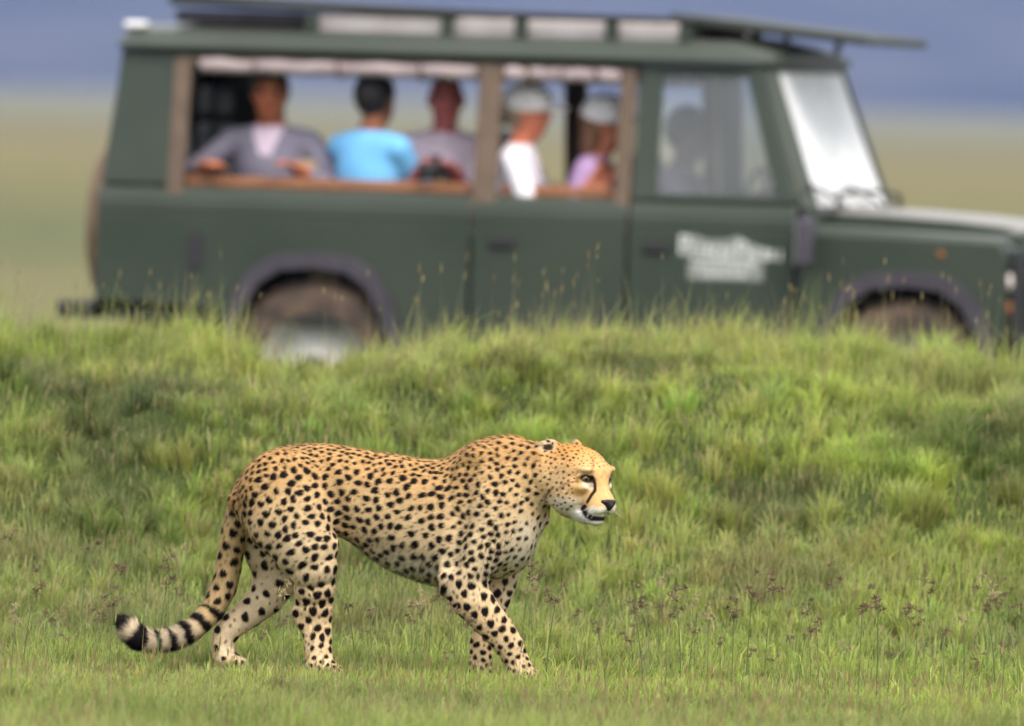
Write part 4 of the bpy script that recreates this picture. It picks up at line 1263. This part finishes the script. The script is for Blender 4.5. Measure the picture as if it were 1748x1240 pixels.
def make_cheetah():
    me, V = build_cheetah()
    C, N, flow, R = paint_cheetah(me, V)
    base = np.array([P(640, 1160, D0)[0], D0, 0.0])
    root = empty('cheetah', base)
    tag(root, 'spotted cheetah walking through short green grass with head lowered', 'cheetah')
    coat = attr_mat('coat', rough=.75, spec=.15)
    b = link_mesh('body', me, coat, None, True)
    b['kind'] = 'thing'
    furm = grow_fur(V, C, N, flow, R, root)
    fo = link_mesh('fur', furm, coat, None)
    parts = [b, fo]
    # eyes
    dark = mat('pupil_black', (.004, .003, .003), .08, spec=.6)
    amber = mat('amber_iris', (.13, .055, .010), .10, spec=.6)
    for sg in (1, -1):
        c = H(.0825, sg * .0480, -.0105)
        bm = bmesh.new(); bmesh.ops.create_uvsphere(bm, u_segments=24, v_segments=16, radius=.0160)
        em = bpy.data.meshes.new('eye'); bm.to_mesh(em); bm.free()
        look = (HF * .93 + HN * sg * .42 + np.array([0, 0, -.02])); look /= np.linalg.norm(look)
        q = Vector(look).to_track_quat('Z', 'Y')
        o = link_mesh('eye', em, amber, None, True)
        em.materials.append(dark)
        zc = np.array([p.center.z for p in em.polygons])
        for p, z in zip(em.polygons, zc): p.material_index = 1 if (z > .0148 or z < .0080) else 0
        o.rotation_euler = q.to_euler(); o.location = c
        parts.append(o)
    # nose leather
    bm = bmesh.new()
    ring = [(.0, -.018, .006), (.0, .018, .006), (.0, .021, -.001), (.0, .008, -.014), (.0, 0, -.024), (.0, -.008, -.014), (.0, -.021, -.001)]
    vs = []
    for dx, s in ((-.016, 1.10), (-.004, 1.04), (.003, .85), (.0065, .45)):
        vs.append([bm.verts.new(H(.1560 + dx - abs(y) * .38 + .15 * (z if z < 0 else 0), y * s * 1.58, -.080 + z * s * 1.38)) for _, y, z in ring])
    for a, b2 in zip(vs[:-1], vs[1:]):
        for i in range(7):
            bm.faces.new((a[i], a[(i + 1) % 7], b2[(i + 1) % 7], b2[i]))
    bm.faces.new(vs[-1]); bm.faces.new(list(reversed(vs[0])))
    bmesh.ops.recalc_face_normals(bm, faces=bm.faces)
    nm = bpy.data.meshes.new('nose'); bm.to_mesh(nm); bm.free()
    no = link_mesh('nose', nm, mat('nose_leather', (.010, .006, .007), .38), None, True)
    sub = no.modifiers.new('round', 'SUBSURF'); sub.levels = sub.render_levels = 2
    parts.append(no)
    # whiskers
    wm = mat('whisker_white', (.80, .76, .70), .4)
    r_ = random.Random(11)
    for sg in (1, -1):
        bm = bmesh.new()
        for k in range(7):
            p = H(.128 - r_.uniform(0, .022), sg * (.036 + r_.uniform(0, .006)), -.098 - r_.uniform(-.010, .012))
            d = HF * r_.uniform(-.15, .65) + HN * sg * 1.0 + HU * r_.uniform(-.75, .05)
            d /= np.linalg.norm(d); L = r_.uniform(.035, .065)
            droop = np.array([0, 0, -.010])
            sd = np.cross(d, [0, 0, 1]); sd = sd / np.linalg.norm(sd) * .00032
            pts = [p, p + d * L * .5 + droop * .2, p + d * L + droop]
            vv = []
            for j, q in enumerate(pts):
                w = (1, .7, .15)[j]
                vv.append([bm.verts.new(q + sd * w), bm.verts.new(q + np.array([0, 0, .0005]) * w), bm.verts.new(q - sd * w)])
            for a, b2 in zip(vv[:-1], vv[1:]):
                for i in range(3): bm.faces.new((a[i], a[(i + 1) % 3], b2[(i + 1) % 3], b2[i]))
        wme = bpy.data.meshes.new('whiskers'); bm.to_mesh(wme); bm.free()
        parts.append(link_mesh('whiskers', wme, wm, None))
    bpy.context.view_layer.update()
    inv = Matrix.Translation(-Vector(base))
    for o in parts:
        o.parent = root
        o.matrix_parent_inverse = inv
    return root
cheetah = make_cheetah()
# ------------------------------------------------------------------ grass
def scatter(y0, y1, density, margin):
    """random ground points inside the view cone plus a margin"""
    hw = y1 * (IW / 2) / FPX + margin
    n = int(density * (y1 - y0) * 2 * hw)
    x = rng.uniform(-hw, hw, n); y = rng.uniform(y0, y1, n)
    keep = np.abs(x) < y * (IW / 2) / FPX + margin
    return x[keep], y[keep]

def blades(x, y, hgt, width, bend, colr, tipc, drift=(0, 0), az=None):
    """each blade: two quads' worth of bent strip ending in a point"""
    n = len(x)
    z = ground_z(x, y) - .006
    b = np.stack([x, y, z], 1)
    az = rng.uniform(0, 2 * np.pi, n) if az is None else az
    d = np.stack([np.cos(az), np.sin(az)], 1) * bend[:, None] + np.array(drift)
    face = az + np.pi / 2 + rng.normal(0, .6, n)
    sd = np.stack([np.cos(face), np.sin(face), np.zeros(n)], 1) * width[:, None]
    mid = b + np.concatenate([d * (hgt * .22)[:, None], (hgt * .58)[:, None]], 1)
    bl = np.linalg.norm(d, axis=1)
    tip = b + np.concatenate([d * (hgt * .85)[:, None], (hgt * np.clip(1.05 - .42 * bl ** 1.5, .35, 1.1))[:, None]], 1)
    VV = np.empty((n, 5, 3))
    VV[:, 0] = b - sd; VV[:, 1] = b + sd; VV[:, 2] = mid - sd * .8; VV[:, 3] = mid + sd * .8; VV[:, 4] = tip
    base = np.arange(n)[:, None] * 5
    F = np.concatenate([base + np.array([[0, 1, 3]]), base + np.array([[0, 3, 2]]), base + np.array([[2, 3, 4]])], 1).reshape(-1, 3)
    CC = np.empty((n, 5, 3))
    CC[:, 0] = CC[:, 1] = colr; CC[:, 2] = CC[:, 3] = colr; CC[:, 4] = tipc
    return VV.reshape(-1, 3), F, CC.reshape(-1, 3)

LIME = np.array([.37, .45, .085]); GREEN = np.array([.225, .295, .068]); DEEP = np.array([.090, .125, .035]); OLIVE = np.array([.34, .315, .145]); STRAW = np.array([.40, .33, .17]); RUST = np.array([.25, .17, .075])
def palette(x, y, zone):
    n = len(x)
    p = np.stack([x, y], 1)
    big = vnoise(p * .8, 41); mid = vnoise(p * 2.2, 42); fine = vnoise(p * 6, 43)
    r = rng.random(n)
    a = np.clip(.5 + .55 * big + .35 * mid + rng.normal(0, .22, n), 0, 1)[:, None]
    c = GREEN * (1 - a) + LIME * a
    dk = np.clip(smooth01(.15, .6, -mid + .5 * vnoise(p * 1.3, 44)) * zone['dark'], 0, 1)[:, None]
    c = c * (1 - dk) + DEEP * dk
    ol = (np.clip(.35 + .5 * vnoise(p * 1.0, 45) + .3 * fine, 0, 1) * zone['olive'])[:, None]
    c = c * (1 - ol) + OLIVE * ol
    st = (r < zone['straw'] * (1 + .8 * vnoise(p * 1.5, 46)))
    c[st] = STRAW * rng.uniform(.55, 1.1, st.sum())[:, None]
    c *= rng.uniform(.72, 1.28, n)[:, None]
    t = c * 1.12 + np.array([.02, .012, 0])
    tipstraw = rng.random(n) < .22
    t[tipstraw] = c[tipstraw] * .4 + STRAW * .6
    return np.clip(c, 0, 1), np.clip(t, 0, 1)

def grow(parts):
    Vs, Fs, Cs, off = [], [], [], 0
    for v, f, c in parts:
        Vs.append(v); Fs.append(f + off); Cs.append(c); off += len(v)
    return np.concatenate(Vs), np.concatenate(Fs), np.concatenate(Cs)

grass_mat = attr_mat('grass_blade', rough=.55, spec=.25, translucent=.45)

def grass_object(name, label, parts):
    V, F, C = grow(parts)
    me = np_mesh(name, V, F)
    set_color(me, C)
    o = link_mesh(name, me, grass_mat)
    tag(o, label, 'grass', kind='stuff')
    return o

def turf(y0, y1, density, margin, h0, h1, zone, wid=(.0011, .0021), lean=(.25, .9)):
    x, y = scatter(y0, y1, density, margin)
    p = np.stack([x, y], 1)
    n = len(x)
    tuss = np.clip(.5 + .6 * vnoise(p * 2.7, 51) + .35 * vnoise(p * 7, 52), .0, 1.25)
    h = (h0 + (h1 - h0) * tuss) * rng.uniform(.45, 1.15, n)
    w = rng.uniform(*wid, n)
    bend = rng.uniform(*lean, n) ** 1.3
    c, t = palette(x, y, zone)
    return blades(x, y, h, w, bend, c, t, (.10, 0))

def tufts(y0, y1, density, margin, rad, nb, h0, h1, zone, wid):
    """tussocks: blades fan out from a crowded foot"""
    cx, cy = scatter(y0, y1, density, margin)
    k = len(cx)
    R = rng.uniform(rad[0], rad[1], k); Hh = rng.uniform(h0, h1, k) * (.7 + .6 * R / rad[1])
    n = (nb * (R / rad[1]) ** 1.5 * rng.uniform(.6, 1.2, k)).astype(int) + 12
    i = np.repeat(np.arange(k), n)
    m = len(i)
    az = rng.uniform(0, 2 * np.pi, m); q = np.sqrt(rng.random(m))
    x = cx[i] + R[i] * .45 * q * np.cos(az); y = cy[i] + R[i] * .45 * q * np.sin(az)
    c, t = palette(x, y, zone)
    hue = rng.normal(1, .16, (k, 1)) * np.array([1, 1, 1]) * (1 + rng.normal(0, .05, (k, 3)))
    c = np.clip(c * hue[i], 0, 1); t = np.clip(t * hue[i], 0, 1)
    return blades(x, y, Hh[i] * rng.uniform(.6, 1.15, m) * (1.08 - .35 * q), rng.uniform(*wid, m), .12 + .95 * q * rng.uniform(.5, 1.3, m), c, t, (.06, 0), az + rng.normal(0, .35, m))

front = dict(dark=.35, olive=.42, straw=.10)
mead = dict(dark=.40, olive=.75, straw=.12)
bankz = dict(dark=.9, olive=.62, straw=.12)
crestz = dict(dark=.35, olive=.45, straw=.09)
grass_object('grass', 'short green grass in the meadow where the cheetah walks', [
    turf(30.0, 33.4, 2600, .9, .07, .15, dict(dark=.25, olive=.6, straw=.10)),
    turf(33.4, 37.2, 4300, .8, .026, .078, front, (.0013, .0025)),
    tufts(33.6, 34.9, 42, .8, (.03, .08), 75, .055, .095, front, (.0013, .0026)),
    tufts(34.9, 36.1, 40, .8, (.03, .07), 60, .045, .080, front, (.0013, .0026)),
    tufts(36.1, 37.4, 42, .8, (.03, .08), 75, .055, .105, front, (.0013, .0026)),
    turf(34.7, 36.1, 260, .8, .05, .11, dict(dark=0, olive=.15, straw=.07), (.0016, .0030), (.3, 1.25)),
    turf(36.1, 37.4, 450, .8, .07, .16, dict(dark=0, olive=.15, straw=.07), (.0016, .0030), (.3, 1.25)),
    turf(37.2, 39.0, 3600, .9, .05, .11, mead, (.0013, .0025)),
    tufts(37.4, 39.2, 40, .9, (.04, .10), 90, .07, .14, mead, (.0014, .0026))])
grass_object('grass', 'rough tussocky grass covering the bank in front of the vehicle', [
    turf(39.0, 41.2, 3200, 1.0, .04, .10, bankz, (.0014, .0026)),
    tufts(39.0, 41.3, 55, 1.0, (.04, .12), 130, .07, .15, bankz, (.0014, .0028)),
    turf(41.2, 42.7, 3000, 1.0, .05, .12, crestz, (.0014, .0024), (.15, .7)),
    tufts(41.2, 42.6, 45, 1.0, (.04, .10), 110, .08, .16, crestz, (.0014, .0026)),
    turf(41.0, 42.4, 420, 1.0, .14, .32, dict(dark=0, olive=.8, straw=.35), (.0009, .0016), (.15, .8)),
    turf(42.7, 45.5, 1200, 1.0, .08, .16, mead, (.002, .003))])

# fine flowering stalks, too many to count
def stalks(y0, y1, density, margin, h0, h1):
    x, y = scatter(y0, y1, density, margin)
    p = np.stack([x, y], 1)
    k = rng.random(len(x)) < np.clip(.5 + .8 * vnoise(p * 1.4, 61), .08, 1)
    x, y = x[k], y[k]; n = len(x)
    h = rng.uniform(h0, h1, n)
    z = ground_z(x, y)
    b = np.stack([x, y, z], 1)
    az = rng.uniform(0, 2 * np.pi, n); ln = rng.uniform(.02, .28, n)
    top = b + np.stack([np.cos(az) * ln * h + .05 * h, np.sin(az) * ln * h, h], 1)
    w = np.stack([np.full(n, .0013), np.zeros(n), np.zeros(n)], 1)
    hl = rng.uniform(.02, .05, n); ax = top - b; ax /= np.linalg.norm(ax, axis=1)[:, None]
    hw_ = np.stack([rng.uniform(.0014, .0032, n), rng.uniform(-.001, .001, n), np.zeros(n)], 1)
    VV = np.empty((n, 7, 3))
    VV[:, 0] = b - w; VV[:, 1] = b + w; VV[:, 2] = top
    VV[:, 3] = top - ax * .004; VV[:, 4] = top + ax * (hl * .4)[:, None] - hw_; VV[:, 5] = top + ax * (hl * .4)[:, None] + hw_; VV[:, 6] = top + ax * hl[:, None]
    base = np.arange(n)[:, None] * 7
    F = np.concatenate([base + np.array([[0, 1, 2]]), base + np.array([[3, 5, 4]]), base + np.array([[4, 5, 6]])], 1).reshape(-1, 3)
    CC = np.empty((n, 7, 3))
    g = OLIVE * .8 * rng.uniform(.7, 1.3, n)[:, None]
    mixr = rng.random(n)[:, None]
    hd = (RUST * mixr + np.array([.34, .28, .12]) * (1 - mixr)) * rng.uniform(.6, 1.15, n)[:, None]
    CC[:, 0:3] = g[:, None]; CC[:, 3:] = hd[:, None]
    return VV.reshape(-1, 3), F, np.clip(CC.reshape(-1, 3), 0, 1)
o = grass_object('grass_stalks', 'fine seeding stalks standing thinly above the grass', [
    stalks(30.5, 34.8, 200, .8, .07, .15), stalks(34.8, 37.2, 26, .8, .10, .20), stalks(37.2, 39.2, 100, .9, .10, .20),
    stalks(39.2, 41.0, 60, 1.0, .10, .20), stalks(41.0, 42.4, 55, 1.0, .12, .38)])

# ---- sedges with brown heads, counted one by one
stem_mat = noisy(mat('sedge_stem', rough=.6), 30, (.07, .11, .025), (.12, .16, .04))
head_mat = noisy(mat('sedge_spikelet', rough=.8), 160, (.040, .026, .012), (.24, .165, .085), lo=.3, hi=.7)
straw_mat = noisy(mat('dry_spikelet', rough=.8), 120, (.22, .17, .08), (.40, .32, .17))
bract_mat = noisy(mat('sedge_bract', rough=.55), 40, (.12, .19, .035), (.20, .26, .07))
def sedge_variant(seed):
    """unit height stalk: stem, spray of spikelets, bracts"""
    r_ = random.Random(seed)
    bx, by = r_.uniform(-.16, .16), r_.uniform(-.1, .1)
    bm = bmesh.new(); rings = []
    for i in range(6):
        t = i / 5
        c = Vector((bx * t * t, by * t * t, t)); rad = .0105 * (1 - .45 * t)
        rings.append([bm.verts.new(c + Vector((math.cos(a) * rad, math.sin(a) * rad, 0))) for a in (0, 2.09, 4.19)])
    for a, b in zip(rings[:-1], rings[1:]):
        for i in range(3): bm.faces.new((a[i], a[(i + 1) % 3], b[(i + 1) % 3], b[i]))
    st = bpy.data.meshes.new('stem'); bm.to_mesh(st); bm.free(); st.materials.append(stem_mat)
    top = Vector((bx, by, 1.0))
    bm = bmesh.new()
    clusters = [top + Vector((0, 0, .0))]
    for k in range(r_.choice((1, 2, 2, 3, 4))):
        clusters.append(top + Vector((r_.uniform(-.13, .13), r_.uniform(-.09, .09), r_.uniform(-.03, .24))))
    for c in clusters:
        if c is not clusters[0]:
            sd = Vector((.0028, 0, 0))
            bm.faces.new([bm.verts.new(p) for p in (top - sd, top + sd, c)])
        for k in range(r_.randint(13, 20)):
            d = Vector((r_.gauss(0, 1), r_.gauss(0, 1), r_.gauss(.45, .8))).normalized()
            Lh = r_.uniform(.055, .105); w = r_.uniform(.0055, .0090)
            u = d.orthogonal().normalized() * w; v = d.cross(u).normalized() * w
            b0 = c + d * .004; m = c + d * Lh * .5; e = c + d * Lh
            mv = [bm.verts.new(m + q) for q in (u, v, -u, -v)]
            v0, v1 = bm.verts.new(b0), bm.verts.new(e)
            for i in range(4):
                bm.faces.new((v0, mv[i], mv[(i + 1) % 4])); bm.faces.new((v1, mv[(i + 1) % 4], mv[i]))
    hd = bpy.data.meshes.new('seed_head'); bm.to_mesh(hd); bm.free(); hd.materials.append(straw_mat if seed % 6 == 5 else head_mat)
    bm = bmesh.new()
    for k in range(r_.randint(2, 3)):
        az = r_.uniform(0, 6.28); L_ = r_.uniform(.10, .26)
        d = Vector((math.cos(az), math.sin(az), r_.uniform(.1, .8))).normalized(); sd = d.cross(Vector((0, 0, 1))).normalized() * .0055
        p0 = top - Vector((0, 0, .01)); p1 = p0 + d * L_ * .55; p2 = p0 + d * L_ + Vector((0, 0, -L_ * .25))
        a, b, c, e, t = [bm.verts.new(q) for q in (p0 - sd, p0 + sd, p1 + sd * .8, p1 - sd * .8, p2)]
        bm.faces.new((a, b, c, e)); bm.faces.new((e, c, t))
    bt = bpy.data.meshes.new('bract'); bm.to_mesh(bt); bm.free(); bt.materials.append(bract_mat)
    return st, hd, bt
variants = [sedge_variant(s) for s in range(12)]
SEDGE_PX = [(1100, 1034), (1083, 1043), (1124, 1038), (1154, 1023), (1148, 1051), (1182, 1038), (1319, 1008), (1372, 1034), (1374, 1050), (1473, 1047), (1567, 1068), (1646, 1060), (1685, 1040),
            (1702, 1038), (1717, 1102), (1738, 1051), (1719, 1015), (1695, 1019), (1394, 1077), (1376, 1088), (1321, 1128), (1257, 1030), (1252, 1055), (1210, 1055), (1077, 1094), (1021, 1077),
            (1347, 1090), (1278, 1120), (1285, 1017), (301, 957), (288, 972), (286, 1000), (307, 1016), (210, 978), (193, 1035), (485, 1016), (476, 1065), (445, 1091), (593, 1036),
            (905, 983), (916, 989), (905, 1012), (948, 1027), (981, 1053), (768, 1046), (797, 1070), (702, 1061), (712, 1034), (738, 1023), (632, 1053), (628, 1078), (765, 1123), (60, 1010), (26, 1060),
            (165, 1060), (152, 940), (14, 920), (1610, 1085), (1498, 1040), (1445, 1110), (1662, 1135), (1230, 1100), (1520, 1120), (1590, 1010), (1420, 1000), (1130, 1000), (90, 1060), (118, 1092), (1185, 1080), (1545, 1050)]
GROUPED = 'sedge stalks standing in the grass'
for i, (u, v) in enumerate(SEDGE_PX):
    want = .24 + .05 * math.sin(i * 2.3)
    best = None
    lo_d, hi_d = 35.0, 37.6
    if u in (485,): lo_d, hi_d = 35.5, 35.7
    for d_ in np.linspace(lo_d, hi_d, 37):
        p = P(u, v, d_); g = float(ground_z(np.array([p[0]]), np.array([p[1]]))[0])
        h = p[2] - g
        e = abs(h - want) + .01 * abs(d_ - 36)
        if h > .07 and (best is None or e < best[0]): best = (e, p, g, h)
    if best is None: continue
    _, p, g, h = best
    st, hd, bt = variants[i % len(variants)]
    rz = random.uniform(0, 6.28)
    root = empty('sedge', (p[0], p[1], g), (0, 0, rz))
    # put the head, not the foot, where the stalk was seen
    tip = st.vertices[-1].co
    root.location.x -= (math.cos(rz) * tip.x - math.sin(rz) * tip.y) * h
    root.location.y -= (math.sin(rz) * tip.x + math.cos(rz) * tip.y) * h
    root.scale = (max(h, .2), max(h, .2), h)
    dry = (i % len(variants)) % 6 == 5
    look = 'straw coloured' if dry else 'dark brown'
    place = ('behind the tail of the cheetah' if u < 320 else 'beside the hind legs and belly of the cheetah' if u < 870
             else 'just ahead of the forelegs of the cheetah' if u < 1000 else 'in the open grass well ahead of the cheetah')
    tag(root, 'thin sedge with ' + look + ' head ' + place, 'sedge', ('straw' if dry else 'brown') + ' headed sedges ' + place)
    for nm, me in (('stem', st), ('seed_head', hd), ('bract', bt)):
        o = bpy.data.objects.new(nm, me); col.objects.link(o); o.parent = root
# ------------------------------------------------------------------ the air over the plain
hz = MB(); hz.box(-13500, 13500, -2500, 15500, -3, 520)
ho = hz.build('haze', None)
ho.data.materials.clear()
hm = bpy.data.materials.new('haze_air'); hm.use_nodes = True
N, L = hm.node_tree.nodes, hm.node_tree.links
N.remove(N['Principled BSDF'])
pv = N.new('ShaderNodeVolumePrincipled')
pv.inputs['Color'].default_value = (.33, .41, .73, 1)
pv.inputs['Density'].default_value = 0.85e-4
pv.inputs['Anisotropy'].default_value = 0.0
L.new(pv.outputs[0], N['Material Output'].inputs['Volume'])
ho.data.materials.append(hm)
tag(ho, 'pale blue haze lying over the far plain', 'haze', kind='stuff')
